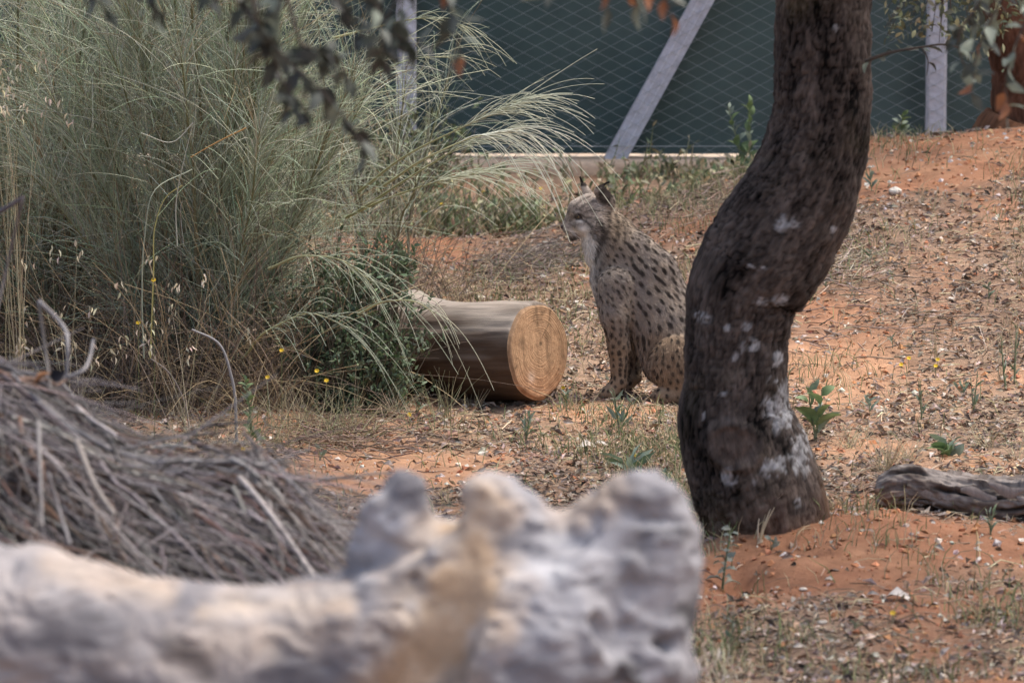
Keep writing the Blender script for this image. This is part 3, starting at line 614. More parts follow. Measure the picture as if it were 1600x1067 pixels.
v, q = surfnet(stf, L8(-260, 1260, -300), L8(1120, 700, 300), .0065)
u = v[:, 0]/s8+800; vv = 900-v[:, 2]/s8; w = v[:, 1]/s8
n = fbm(v*np.array([6, 9, 14]), 4, 105); n2 = fbm(v*20, 3, 107)
col = mixc((.155, .148, .154), (.33, .322, .332), np.clip(.5+n*1.5+.5*n2, 0, 1))
def seg(u0, v0, u1, v1, wd):
    t = np.clip(((u-u0)*(u1-u0)+(vv-v0)*(v1-v0))/((u1-u0)**2+(v1-v0)**2), 0, 1); return np.clip(1.25-np.hypot(u-u0-t*(u1-u0), vv-v0-t*(v1-v0))/wd+.7*n2+.4*n, 0, 1)
tan_ = np.maximum.reduce([seg(745, 795, 715, 900, 62), seg(715, 900, 640, 1067, 98), .55*seg(890, 790, 950, 765, 40), .6*seg(320, 945, 540, 930, 26), .5*seg(80, 870, 260, 920, 26), .45*seg(300, 1000, 520, 960, 50)])*(w < 40)
col = col*(1-tan_[:, None])+mixc((.54, .43, .32), (.38, .275, .185), np.clip(.5+n2*1.8, 0, 1))*tan_[:, None]
left = np.clip((560-u)/200, 0, 1)*np.clip(.35+n*1.2, 0, .6); col = col*(1-left[:, None])+np.array([.36, .305, .265])*left[:, None]
dk = np.maximum(seg(270, 985, 325, 1030, 22)*.8, seg(1003, 838, 1003, 850, 10)*.7)*(w < -40); col = col*(1-.6*dk[:, None])
rgt = .25+.75*ss(480, 600, u); cav = rgt*np.clip(-fbm(v*np.array([11, 11, 15]), 3, 109)*3.2-.55, 0, 1)*(1-.6*tan_); col = col*(1-.55*cav[:, None]); hil = rgt*np.clip(fbm(v*np.array([13, 13, 22]), 3, 111)*3-.5, 0, 1)*(1-tan_); col = col*(1-hil[:, None])+np.array([.44, .432, .435])*hil[:, None]  # crevice shade and white highlights painted into the wood colour by noise
crk = np.clip(1-np.abs(vn(np.stack([u*.004+vv*.03, vv*.012, w*.01], -1), 5))*9, 0, 1)*np.clip(n*2+.3, 0, 1); col = col*(1-.35*crk[:, None])
gl = W(500, 1000, SD_)
stump = thing('fallen_trunk', (gl[0], SD_, gz(gl[0], SD_)), 'big bleached grey fallen trunk with a knobbly broken root end', 'fallen trunk')
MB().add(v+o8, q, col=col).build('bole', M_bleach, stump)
# ================================================================== BRUSH PILE
PD = 12.9
prof = np.array([(-160, 530), (0, 580), (56, 599), (124, 632), (180, 674), (262, 704), (319, 730), (375, 747), (431, 757), (506, 786), (545, 835), (590, 900), (640, 960)])
px_ = np.array([W(a, b, PD)[0] for a, b in prof]); pz_ = np.array([W(a, b, PD)[2] for a, b in prof])
def heap(x, y):
    r = np.interp(x, px_, pz_); g0 = gz(x, y); d = (y-PD)/np.where(y < PD, 1.5, .8)
    return g0+np.maximum(r-gz(x, 0*x+PD), 0)*np.exp(-d*d*1.5)*(1+.42*fbm(P3(x*3.5, y*3.5), 3, 17))
pile = thing('brush_pile', (-1.15, PD-.2, gz(-1.15, PD-.2)), 'heap of dead grey cut branches beside the bleached trunk', 'brush pile')
def brush(n, L0, L1, K=9, sink=.10, lift=.01):
    x0 = rng.uniform(-1.75, -.42, n); y0 = PD+rng.uniform(-1.0, .35, n); L_ = rng.uniform(L0, L1, n); a = rng.normal(-.70, .33, n); a = np.where(rng.random(n) < .15, a+rng.normal(0, 1, n), a)
    t = np.linspace(0, 1, K)[None]-.35; bend = rng.normal(0, .25, n)[:, None]
    x = x0[:, None]+np.cos(a)[:, None]*t*L_[:, None]; y = y0[:, None]+np.sin(a)[:, None]*t*L_[:, None]+bend*t*t*L_[:, None]*.6
    z = heap(x, y); off = (-sink*rng.random(n)**1.0)[:, None]+lift
    k = np.polyfit  # straighten: blend towards each twig's own chord so they bridge gaps
    zc = z[:, :1]*(1-np.linspace(0, 1, K))+z[:, -1:]*np.linspace(0, 1, K)
    z = np.maximum(z*.55+zc*.45, gz(x, y)+.005)+off+.02*rng.standard_normal((n, 1))*t
    z += .012*np.cumsum(rng.standard_normal((n, K)), 1)*.6; x = x+.010*np.cumsum(rng.standard_normal((n, K)), 1)*.5; y = y+.02*np.cumsum(rng.standard_normal((n, K)), 1)*.6
    return np.stack([x, y, z], -1)
n = 2300; P = brush(n, .2, .9, 9, .20, .03)
cl = np.where(rng.random((n, 1)) < .6, jit((.135, .118, .112), n, .4, .03), np.where(rng.random((n, 1)) < .4, jit((.30, .28, .275), n, .2, .02), jit((.14, .09, .07), n, .25, .04)))
MB().tubes(P, (.0016+.0075*rng.random(n)**2.2)[:, None]*np.linspace(1, .4, 9), 5, cl).build('twigs', M_twig, pile, kind='stuff')
n = 2600; x = rng.uniform(-1.85, -.42, n); y = PD+rng.uniform(-.9, .3, n); z = heap(x, y)+rng.normal(-.03, .035, n); a = rng.normal(-.7, .5, n); d = np.stack([np.cos(a), np.sin(a), rng.normal(-.30, .25, n)], 1); Pf = switches(np.stack([x, y, z], 1), d, rng.uniform(.10, .45, n), rng.normal(0, .18, (n, 3)), 6, .15)
Pf[:, :, 2] = np.maximum(Pf[:, :, 2], gz(Pf[:, :, 0], Pf[:, :, 1])); MB().tubes(Pf, rng.uniform(.0008, .0022, n)[:, None]*np.linspace(1, .4, 6), 3, jit((.20, .18, .175), n, .45, .03)).build('fine_twigs', M_twig, pile, kind='stuff')
P = brush(34, .5, 1.2, 14, .05, .03)
for k in range(34):
    m = MB(); r0 = rng.uniform(.003, .007); c = jit((.20, .18, .17), 1, .3, .03)[0]; m.tubes(P[k], np.linspace(r0, r0*.35, 14)[None], 7, c, cap=True)
    for j in range(3):
        i0 = rng.integers(3, 11); b0 = P[k, i0]; d = P[k, i0+2]-b0; d /= np.linalg.norm(d); d = d+rng.standard_normal(3)*.45; t = np.linspace(0, 1, 6)[:, None]
        m.tubes(b0+d*t*rng.uniform(.1, .3), np.linspace(r0*.5, .001, 6)[None], 5, c)
    m.build('branch', M_twig, pile)
for pts, r0, c in [([(430, 752, 0), (500, 750, -.1), (570, 742, -.1), (610, 738, 0)], .004, (.17, .15, .14)), ([(300, 690, 0), (420, 735, 0), (480, 775, .1), (525, 820, .1), (540, 860, 0)], .006, (.19, .17, .16)),
                   ([(60, 660, -.7), (63, 740, -.9), (66, 820, -1.)], .005, (.20, .185, .175)), ([(120, 690, -.6), (155, 770, -.8), (180, 805, -.9)], .008, (.21, .185, .165)), ([(75, 740, -.9), (90, 790, -.9), (110, 850, -1)], .005, (.2, .185, .18)),
                   ([(120, 636, 0), (150, 660, -.1), (182, 680, -.1)], .006, (.42, .38, .36)), ([(60, 470, .1), (95, 505, .1), (106, 545, 0), (104, 590, 0)], .0055, (.24, .225, .22)), ([(104, 590, 0), (128, 580, 0), (140, 560, .05), (146, 530, .1)], .005, (.24, .225, .22)), ([(-10, 335, .2), (15, 322, .1), (36, 308, 0)], .006, (.13, .115, .13)),
                   ([(36, 308, 0), (10, 420, .1), (-20, 560, 0)], .004, (.16, .14, .13)), ([(60, 470, .1), (70, 540, .1), (80, 610, 0)], .004, (.2, .18, .16))]:
    P = spline(np.array([W(a, b, PD-.1+dz) for a, b, dz in pts]), 20); MB().tubes(P, np.linspace(r0, r0*.7, 20)[None], 8, c, cap=True).build('branch', M_twig, pile)
bm_ = leaf_mesh('bark_scrap', (.25, .12, .06), M_twig, w=.7, fold=.6, curl=.2); put_leaf(bm_, W(52, 600, PD-.15), (.8, 0, .6), .05, pile, 'bark_scrap'); bm2 = leaf_mesh('bark_scrap', (.03, .03, .035), M_twig, w=.8, fold=.5, curl=.2); put_leaf(bm2, W(76, 590, PD-.15), (1, 0, .3), .04, pile, 'bark_scrap')
# ================================================================== BROOM SHRUBS
def broom(center, rx, ry, H, nstem, per, parent, tone, seed, dead=700, right_bias=0.):
    r = np.random.default_rng(seed); sw = MB(); allp = []
    for k in range(nstem):
        a = r.uniform(0, 2*math.pi); q = math.sqrt(r.random()); b = np.array([center[0]+.30*rx*q*math.cos(a), center[1]+.30*ry*q*math.sin(a), 0]); b[2] = gz(b[0], b[1])-.02
        e = np.array([center[0]+rx*q*1.0*math.cos(a)+right_bias*r.random()*.3, center[1]+ry*q*math.sin(a), b[2]+H*(1.02-.5*q*q)*r.uniform(.75, 1.05)])
        t = np.linspace(0, 1, 16)[:, None]; P = b*(1-t)+e*t; P[:, :2] -= (e-b)[:2]*.35*np.sin(t*math.pi)*.6
        P += .03*np.stack([fbm(P3(t[:, 0]*4+k*3.1, j), 2, seed+j) for j in range(3)], 1)
        r0 = r.uniform(.006, .014); tt = np.linspace(0, 1, 16)
        MB().tubes(P, np.linspace(r0, .002, 16)[None], 7, mixc((.15, .115, .085), (.17, .18, .085), tt)[None]).build('woody_stem', M_twig, parent)
        n = per; s = r.uniform(.06, 1, n)**.85; base = np.stack([np.interp(s, tt, P[:, j]) for j in range(3)], 1)
        dr = (e-b)/np.linalg.norm(e-b); hub = np.repeat(r.normal(0, .30, (n//14+1, 3)), 14, 0)[:n]
        d = dr*r.uniform(.5, 1, (n, 1))+hub+r.normal(0, .26, (n, 3)); d[:, 2] += .5; d /= np.linalg.norm(d, axis=1, keepdims=True)
        L_ = r.uniform(.18, .52, n); cv = r.normal(0, .33, (n, 3))
        out_ = np.clip(np.linalg.norm((base-center)[:, :2], axis=1)/rx, 0, 1.3)
        p = switches(base, d, L_, cv, 8, .10+.42*out_*r.random(n)); p[:, :, 2] = np.maximum(p[:, :, 2], gz(p[:, :, 0], p[:, :, 1])+.01)
        c = np.clip(np.array(tone)*(1+.22*r.standard_normal((n, 1)))*(1+.06*r.standard_normal((n, 3))), .02, .8)
        c = np.where(r.random((n, 1)) < .13, np.array([.46, .47, .37])*(1+.15*r.standard_normal((n, 1))), c); c = np.where(r.random((n, 1)) < .10, np.array([.25, .19, .10]), c)
        sw.tubes(p, r.uniform(.0009, .0019, n)[:, None]*np.linspace(1, .55, 8), 3, c)
    # tangled dead stems low in the bush
    n = dead; a = r.uniform(0, 6.283, n); q = np.sqrt(r.random(n))*.9; base = np.stack([center[0]+rx*q*np.cos(a), center[1]+ry*q*np.sin(a), 0*a], 1); base[:, 2] = gz(base[:, 0], base[:, 1])
    d = r.normal(0, .55, (n, 3)); d[:, 2] = np.abs(d[:, 2])+.55; d /= np.linalg.norm(d, axis=1, keepdims=True)
    p = switches(base, d, r.uniform(.15, .75, n), r.normal(0, .35, (n, 3)), 7, .25)
    c = np.where(r.random((n, 1)) < .6, np.array([.15, .115, .09])*(1+.3*r.standard_normal((n, 1))), np.array([.36, .28, .17])*(1+.2*r.standard_normal((n, 1))))
    dd_ = MB().tubes(p, r.uniform(.0008, .0022, n)[:, None]*np.linspace(1, .5, 7), 3, np.clip(c, .02, 1))
    dd_.build('dead_stems', M_twig, parent, kind='stuff')
    return sw
TONE = (.315, .36, .25)
c1 = np.array([W(330, 640, 19.6)[0], 19.75, 0.]); c1[2] = gz(c1[0], c1[1])
sh1 = thing('broom_shrub', c1, 'grey green broom bush of arching thin switches beside the sawn log', 'shrub')
sw = broom(c1, .66, .70, 1.95, 36, 230, sh1, TONE, 5, 2300, .0)
c0 = np.array([W(40, 640, 20.3)[0], 20.3, 0.]); c0[2] = gz(c0[0], c0[1])
sh0 = thing('broom_shrub', c0, 'dense upright broom bush with straight switches behind the brush pile', 'shrub')
sw0 = broom(c0, .75, .75, 2.1, 28, 230, sh0, (.30, .345, .235), 6, 1300)
c2_ = np.array([W(600, 330, 22.3)[0], 22.3, 0.]); c2_[2] = gz(c2_[0], c2_[1])
sh2 = thing('broom_shrub', c2_, 'fine sprawling broom bush in front of the pale upright fence post', 'shrub')
sw2 = broom(c2_, .45, .5, 1.1, 8, 50, sh2, (.31, .34, .235), 8, 300)
# arching plumes that reach over towards the lynx
def plume(mb, pts, D, n, L0, L1, seed, col, fan=.5, droop=.55, start=.55):
    r = np.random.default_rng(seed); P = spline(np.array([W(a, b, D+dz) for a, b, dz in pts]), 30)
    mb.tubes(P, np.linspace(.0055, .0012, 30)[None], 6, (.36, .36, .19))
    s = r.uniform(start, 1, n)**.7*29; base = np.stack([np.interp(s, np.arange(30), P[:, j]) for j in range(3)], 1); k = np.clip(s.astype(int), 0, 28); T = P[k+1]-P[k]; T /= np.linalg.norm(T, axis=1, keepdims=True)
    d = T+r.normal(0, fan, (n, 3))*np.array([.5, 1, .8]); d[:, 0] = np.abs(d[:, 0]); d[:, 2] += .12; d /= np.linalg.norm(d, axis=1, keepdims=True)
    p = switches(base, d, r.uniform(L0, L1, n), r.normal(0, .06, (n, 3)), 12, r.uniform(.4, 1.35, n)*droop)
    mb.tubes(p, r.uniform(.0010, .0017, n)[:, None]*np.linspace(1, .6, 12), 4, np.clip(np.array(col)*(1+.14*r.standard_normal((n, 1))), .05, .9))
PC = (.46, .48, .36)
plume(sw, [(560, 300, .2), (640, 240, .0), (710, 205, -.1), (760, 183, -.15), (810, 162, -.2)], 19.5, 56, .16, .42, 1, PC, .24, .42, .6)
plume(sw, [(560, 330, .2), (660, 265, .0), (720, 230, -.1), (790, 205, -.2)], 19.9, 42, .15, .38, 2, PC, .26, .6, .5)
plume(sw, [(540, 340, .2), (620, 305, .0), (700, 280, -.1), (780, 265, -.15)], 20.0, 40, .15, .34, 3, PC, .26, .5, .5)
plume(sw, [(600, 290, .2), (680, 240, .0), (740, 215, 0), (800, 205, 0)], 19.2, 24, .20, .40, 14, (.55, .56, .45), .16, .95, .55)
plume(sw, [(520, 60, .3), (600, 40, .3), (680, 30, .2), (720, 40, .2)], 20.6, 18, .10, .30, 4, (.36, .38, .26), .5, .5, .3)
plume(sw, [(520, 160, .3), (600, 110, .3), (660, 90, .2), (700, 90, .2)], 20.6, 20, .10, .32, 5, (.36, .38, .26), .5, .6, .3)
plume(sw, [(420, 420, -.1), (480, 400, -.3), (540, 410, -.4), (580, 440, -.4)], 19.4, 26, .15, .36, 6, (.34, .37, .26), .5, .6, .3)
plume(sw, [(380, 560, 0), (430, 510, -.3), (490, 490, -.4), (540, 510, -.4)], 19.3, 26, .12, .35, 7, (.32, .35, .25), .5, .6, .3)
plume(sw, [(560, 490, -.1), (610, 470, -.25), (650, 472, -.3), (680, 490, -.3)], 19.0, 9, .10, .28, 9, (.42, .42, .30), .35, .9, .3)
sw.build('switches', M_stem, sh1, kind='stuff'); sw0.build('switches', M_stem, sh0, kind='stuff'); sw2.build('switches', M_stem, sh2, kind='stuff')
# single bent and coloured stems that stand out
for pts, r0, c, D in [([(235, 560, 0), (240, 420, 0), (243, 350, 0), (262, 305, 0), (285, 290, 0)], .0028, (.40, .36, .13), 19.0), ([(225, 560, 0), (222, 470, 0), (226, 370, 0), (240, 300, 0), (300, 265, .1)], .0030, (.30, .33, .24), 19.0), ([(370, 690, 0), (362, 590, 0), (340, 535, 0), (300, 515, 0)], .0062, (.25, .24, .235), 18.6), ([(385, 200, 0), (340, 222, 0), (298, 246, 0)], .0028, (.45, .27, .10), 18.9),
                      ([(277, 385, 0), (275, 320, 0), (290, 240, 0), (302, 192, 0)], .0022, (.38, .38, .30), 18.9), ([(302, 192, 0), (270, 222, 0), (220, 208, 0)], .0022, (.42, .42, .34), 18.9), ([(300, 60, 0), (312, 130, 0), (400, 250, .1), (470, 330, .2)], .0018, (.34, .37, .26), 18.8), ([(300, 690, 0), (285, 620, 0), (262, 580, 0), (235, 560, 0)], .0035, (.2, .17, .15), 18.9)]:
    P = spline(np.array([W(a, b, D+dz) for a, b, dz in pts]), 24); MB().tubes(P, np.linspace(r0, r0*.6, 24)[None], 6, c).build('bent_stem', M_stem, sh1)
# ------------------------------------------------------------------ small-leaved evergreen bush by the log
def leafy_bush(name, label, px, py, D, blobs, nleaf, col, lsize, hgt):
    b = np.array([W(px, py, D)[0], D, 0.]); b[2] = gz(b[0], b[1]); t = thing(name, b, label, 'shrub')
    bl_ = np.array([W(x, y, D+dz) for x, y, _, dz in blobs]); rb = np.array([r*S(D) for _, _, r, _ in blobs])
    k = rng.choice(len(blobs), nleaf//7, p=rb**2/np.sum(rb**2)); tips = bl_[k]+rng.normal(0, 1, (len(k), 3))*rb[k][:, None]*.62; tips[:, 2] = np.maximum(tips[:, 2], gz(tips[:, 0], tips[:, 1])+.03)
    m = MB(); tt = np.linspace(0, 1, 6)[None, :, None]; stp = tips[:, None]*tt+(b+(tips-b)*np.array([.5, .5, 0]))[:, None]*(1-tt); stp[:, :, 2] += (.02*np.sin(tt*math.pi))[..., 0]
    m.tubes(stp[::2], np.linspace(.003, .0008, 6)[None], 4, (.15, .12, .085)); m.build('stems', M_twig, t, kind='stuff')
    base = np.repeat(tips, 7, 0); dd = rng.standard_normal((len(base), 3))*.8+np.array([0, -.1, .5]); base = base-np.array([0, 0, 1])*rng.uniform(0, .05, (len(base), 1))
    MB().place(*leafshape(w=.38, prof=(.2, 1, .8, .0)), frames(dd, scale=lsize*rng.uniform(.7, 1.25, len(base))), base, jit(col, len(base), .25, .08)).build('leaves', M_leaf, t, kind='stuff')
    return t
leafy_bush('evergreen_bush', 'small leaved dark green bush between the broom and the sawn log', 560, 640, 19.35, [(600, 420, 45, .1), (560, 470, 60, .1), (600, 520, 50, 0), (570, 560, 60, -.1), (510, 540, 60, .1), (610, 590, 32, -.1), (500, 450, 50, .3), (620, 400, 22, .2), (540, 600, 40, -.1)], 7000, (.105, .14, .078), .026, .6)
leafy_bush('undergrowth_bush', 'olive green low bush tangled under the broom switches', 200, 660, 19.9, [(120, 420, 90, .3), (220, 460, 90, .2), (320, 450, 90, .3), (420, 470, 80, .3), (60, 480, 80, 0), (300, 540, 70, .1), (420, 330, 70, .6), (180, 330, 90, .7)], 6000, (.125, .135, .07), .024, .6)
leafy_bush('background_bush', 'soft green leafy bush before the fence behind the broom', 560, 300, 25.2, [(640, 190, 34, 0), (560, 240, 60, 0), (480, 200, 60, .2), (700, 215, 36, 0), (420, 230, 70, .2), (620, 270, 40, 0)], 2600, (.13, .155, .085), .035, .6)
# ================================================================== LYNX
YD = 19.68; sl = S(YD); gp_ = W(985, 622, YD); gp_[2] = gz(gp_[0], YD)
LX = lambda u, v, w=0.: np.array([(u-985)*sl, w*sl, (622-v)*sl])
lprim = [  # (a, b, ra, rb, depth squash, blend px)
    ((978, 432, 12), (1018, 474, 2), 49, 55, .66, 20), ((1018, 474, 2), (1066, 545, -14), 55, 66, .70, 20), ((1036, 520, -4), (1056, 552, -12), 38, 46, .7, 24),
    ((982, 425, 12), (956, 380, 16), 46, 39, .76, 20), ((956, 380, 16), (934, 346, 20), 38, 32, .85, 20), ((950, 440, 14), (962, 470, 14), 24, 30, .9, 20),
    ((1000, 392, 0), (1022, 420, -4), 24, 34, .7, 26),
    ((921, 331, 20), (928, 338, 20), 28, 31, .90, 10), ((900, 325, 20), (904, 330, 20), 12.5, 14, 1.25, 8), ((896, 333, 20), (884.5, 351, 20), 10, 6.5, .9, 7), ((903, 352, 20), (886.5, 359, 20), 14, 8.5, 1.1, 6), ((899, 366, 20), (894, 370, 20), 9, 6.0, 1., 4),
    ((932, 356, -6), (923, 396, 0), 16, 4, .8, 10), ((936, 356, 44), (927, 396, 38), 16, 4, .8, 10), ((930, 376, 20), (930, 404, 18), 17, 12, .9, 12), ((906, 352, 3), (912, 356, 0), 9, 10, .7, 8), ((906, 352, 37), (912, 356, 40), 9, 10, .7, 8),
    ((962, 446, -20), (960, 490, -32), 32, 23, .72, 5), ((960, 488, -28), (966, 540, -28), 22, 15.5, .85, 8), ((966, 540, -28), (967, 592, -27), 15.5, 12.5, .9, 8), ((967, 595, -27), (952, 610, -28), 12.5, 11.5, 1.1, 6), ((953, 610.5, -28), (943, 613, -28), 11.5, 8.8, 1.35, 5),
    ((980, 480, 38), (990, 540, 40), 25, 14, .8, 10), ((990, 540, 40), (990, 594, 38), 13.5, 11.5, .9, 8), ((990, 596, 38), (978, 610, 36), 11.5, 11, 1.1, 6), ((978, 611, 36), (969, 613, 36), 10.5, 8.8, 1.2, 5),
    ((1060, 560, -52), (1070, 571, -50), 45, 46, .58, 3), ((1042, 572, -54), (1056, 603, -54), 26, 16, .75, 8), ((1056, 611, -54), (1030, 611, -60), 13, 11, 1.1, 8), ((1030, 611, -60), (1024, 613, -60), 11, 9, 1.2, 5),
    ((1062, 570, 20), (1068, 600, 24), 42, 18, .6, 14), ((1066, 611, 26), (1040, 612, 30), 12, 10, 1.1, 8),
    ((1080, 560, -20), (1092, 585, -18), 50, 36, .9, 16), ((1118, 590, -16), (1142, 606, -10), 14, 11, 1., 10),
    ((947, 314, 5), (937, 298, 2), 14, 9.5, .5, 4), ((937, 298, 2), (941, 287, 2), 9.5, 2.0, .42, 3), ((918, 306, 37), (911.5, 294, 39), 8.5, 5, .5, 4), ((911.5, 294, 39), (908.5, 285, 40), 5, 1.5, .5, 3),
]
lcarve = [((899, 337, -16), (905, 337, -15), 3.6, 3.6, 5), ((899, 337, 56), (905, 337, 55), 3.6, 3.6, 5), ((884, 367.5, 10), (897, 369, -4), 1.0, 1.0, 4)]
def lyf(p):
    d = np.full(len(p), 9.)
    for a, b, ra, rb, sw_, k in lprim: d = smin(d, rcone(p, LX(*a), LX(*b), ra*sl, rb*sl, sw_), k*sl)
    for a, b, ra, rb, k in lcarve: d = smax(d, -rcone(p, LX(*a), LX(*b), ra*sl, rb*sl), k*sl)
    return d
v, q = surfnet(lyf, LX(860, 632, -110), LX(1165, 270, 100), .0046)
dl = 1.5e-3; nrm = np.stack([lyf(v+np.eye(3)[k]*dl)-lyf(v-np.eye(3)[k]*dl) for k in range(3)], 1); nrm /= np.linalg.norm(nrm, axis=1, keepdims=True)+1e-9
def flow(u, vv, w):
    f = np.stack([np.full_like(u, .62), 0*u, np.full_like(u, -.78)], 1)
    hd = (1-ss(940, 965, u))*(1-ss(350, 385, vv)); f_h = np.stack([(u-880), (w-20)*.8, -(vv-345)*.7-2], 1); f_h /= np.linalg.norm(f_h, axis=1, keepdims=True)+1e-6
    f = f*(1-hd[:, None])+f_h*hd[:, None]
    leg = ss(490, 530, vv); f = f*(1-leg[:, None])+np.array([.05, 0, -1.])*leg[:, None]
    th_ = np.exp(-(((u-1050)/45)**2+((vv-560)/45)**2))[:, None]; f = f*(1-th_)+np.array([.15, 0, -1.])*th_
    return f
# coat pattern: seeds of dark spots, stretched along the lie of the fur
r = np.random.default_rng(12); sidx = r.permutation(len(v)); seeds = []; taken = []
uu = v[:, 0]/sl+985; vv = 622-v[:, 2]/sl; ww = v[:, 1]/sl
def spacing(u, y):
    if u < 945 and y < 400: return None
    if y > 500 and u < 1000: return 8.2
    if u > 1012 and y > 510: return 10.0
    if u > 985+ (y-440)*.15 and y > 380: return 12.0
    return 9.0
for i_ in sidx[:9000]:
    s_ = spacing(uu[i_], vv[i_])
    if s_ is None: continue
    p = v[i_]/sl
    if all(np.dot(p-t, p-t) > s_*s_ for t in taken[-2000:]): taken.append(p); seeds.append((i_, s_*(r.uniform(.18, .29) if s_ > 11 else (r.uniform(.27, .40) if s_ < 8.5 else r.uniform(.20, .31))), r.uniform(1.3, 3.2) if s_ > 11 else r.uniform(1., 1.5)))
sp_p = np.array([v[i_]/sl for i_, _, _ in seeds]); sp_r = np.array([a for _, a, _ in seeds]); sp_e = np.array([e for _, _, e in seeds])
sf = flow(uu[[i_ for i_, _, _ in seeds]], vv[[i_ for i_, _, _ in seeds]], ww[[i_ for i_, _, _ in seeds]]); sn_ = nrm[[i_ for i_, _, _ in seeds]]
sf = sf-(sf*sn_).sum(1, keepdims=True)*sn_; sf /= np.linalg.norm(sf, axis=1, keepdims=True)+1e-6
def stripe(u, y, pts, wd):
    d = np.full(len(u), 99.)
    for (a, b), (c, e) in zip(pts[:-1], pts[1:]):
        t = np.clip(((u-a)*(c-a)+(y-b)*(e-b))/((c-a)**2+(e-b)**2), 0, 1); d = np.minimum(d, np.hypot(u-a-t*(c-a), y-b-t*(e-b)))
    return np.clip(1.3-d/wd, 0, 1)
def coat(p):
    u = p[:, 0]/sl+985; y = 622-p[:, 2]/sl; w = p[:, 1]/sl; pp = p/sl
    n = fbm(p*28, 3, 201); nf = fbm(p*np.array([120, 120, 60]), 2, 203)
    c = mixc((.25, .212, .182), (.325, .267, .212), np.clip(.5+n*1.4, 0, 1))
    warm = np.clip(ss(500, 540, y)+.8*np.exp(-(((u-1045)/40)**2+((y-550)/40)**2)), 0, 1)*.8; c = c*(1-warm[:, None])+np.array([.27, .185, .115])*warm[:, None]
    nk = np.exp(-(((u-962)/22)**2+((y-352)/34)**2))*.7; c = c*(1-nk[:, None])+np.array([.30, .225, .145])*nk[:, None]
    bel = np.exp(-(((u-1000)/16)**2+((y-555)/40)**2))*.6; c = c*(1-bel[:, None])+np.array([.36, .31, .265])*bel[:, None]
    head = (1-ss(938, 950, u))*(1-ss(372, 392, y)); c = c*(1-head[:, None])+mixc((.19, .16, .138), (.42, .355, .295), np.clip(.5+n*.8+1.6*fbm(p*np.array([260, 260, 260]), 2, 207), 0, 1))*head[:, None]
    wh = np.clip(np.exp(-(((u-921)/11)**2+((y-393)/20)**2))*1.5+np.exp(-(((u-893)/9)**2+((y-363)/5)**2))+np.exp(-(((u-906)/6)**2+((y-343.5)/2.4)**2))+.7*np.exp(-(((u-899)/5)**2+((y-329)/2.2)**2))+.8*np.exp(-(((u-911)/8)**2+((y-356)/5)**2))+.5*np.exp(-(((u-922)/6)**2+((y-368)/6)**2))+.6*np.exp(-(((u-925)/6)**2+((y-445)/40)**2))+.55*np.exp(-(((u-913)/6)**2+((y-372)/9)**2)), 0, 1)
    c = c*(1-wh[:, None])+np.array([.80, .76, .70])*wh[:, None]
    dark = np.zeros(len(p))
    for k in range(0, len(p), 6000):
        dv = pp[k:k+6000, None]-sp_p[None]; al = (dv*sf[None]).sum(2); d2 = (dv**2).sum(2)
        dd = np.sqrt(np.maximum(d2-al**2, 0)+(al/sp_e)**2)/sp_r; dark[k:k+6000] = np.clip((1.30-dd.min(1)+.5*nf[k:k+6000])*2.4, 0, 1)
    dark *= .93*(1-.8*wh)
    near = w < 20
    for pts, wd, a in [([(907, 341), (916, 345), (924, 352)], 1.5, .8), ([(896, 340), (903, 333), (910, 335)], 1.6, .75), ([(936, 345), (942, 362), (938, 376), (930, 388), (926, 402)], 2.8, .97), ([(895, 331), (900, 326), (908, 327)], 1.1, .6), ([(886, 334), (890, 326)], 1.0, .5), ([(893, 338), (890, 346)], 1.6, .5), ([(898, 339), (900, 341), (904, 341), (908, 339), (904, 333.5), (898, 337)], 1.5, 1.), ([(912, 330), (924, 326), (936, 328)], 1.2, .6), ([(913, 338), (926, 338), (935, 345)], 1.3, .65), ([(932, 345), (928, 362), (934, 376)], 1.6, .8), ([(925, 350), (922, 362), (928, 372)], 1.3, .7), ([(896, 322), (908, 312), (922, 306)], 1.2, .6), ([(900, 328), (914, 318), (930, 313)], 1.2, .55),
                       ([(883, 362), (892, 365), (899, 366)], 1.3, .75), ([(891, 374), (897, 374)], 3.4, .9), ([(947, 330), (950, 352), (943, 376)], 2.0, .75), ([(962, 335), (966, 352), (956, 385)], 1.8, .6), ([(972, 340), (976, 358), (974, 375)], 1.8, .6), ([(889, 350), (897, 354)], 1.2, .5)]:
        dark = np.maximum(dark, a*stripe(u, y, pts, wd*1.6))
    ear = np.clip(np.exp(-(((u-944)/11)**2+((y-304)/14)**2))*1.6-.15, 0, 1)*(y < 320)*(u > 926); lt_ = np.exp(-(((u-944)/4)**2+((y-306)/4)**2))*.5
    dark = np.maximum(dark, np.clip(ear*1.5, 0, 1)*(1-lt_)*.96); dark = np.maximum(dark, (y < 293)*.95)
    dark = np.maximum(dark, np.exp(-(((u-1003)/9)**2+((y-358)/5)**2))*.5); dark = np.maximum(dark, ss(1128, 1136, u)*.95)
    return c*(1-dark[:, None])+np.array([.035, .028, .024])*dark[:, None]
lynx = thing('lynx', gp_, 'spotted lynx sitting in profile with tufted ears between log and oak', 'lynx')
cv = coat(v)
MB().add(v+gp_, q, col=cv).build('body', M_skin, lynx)
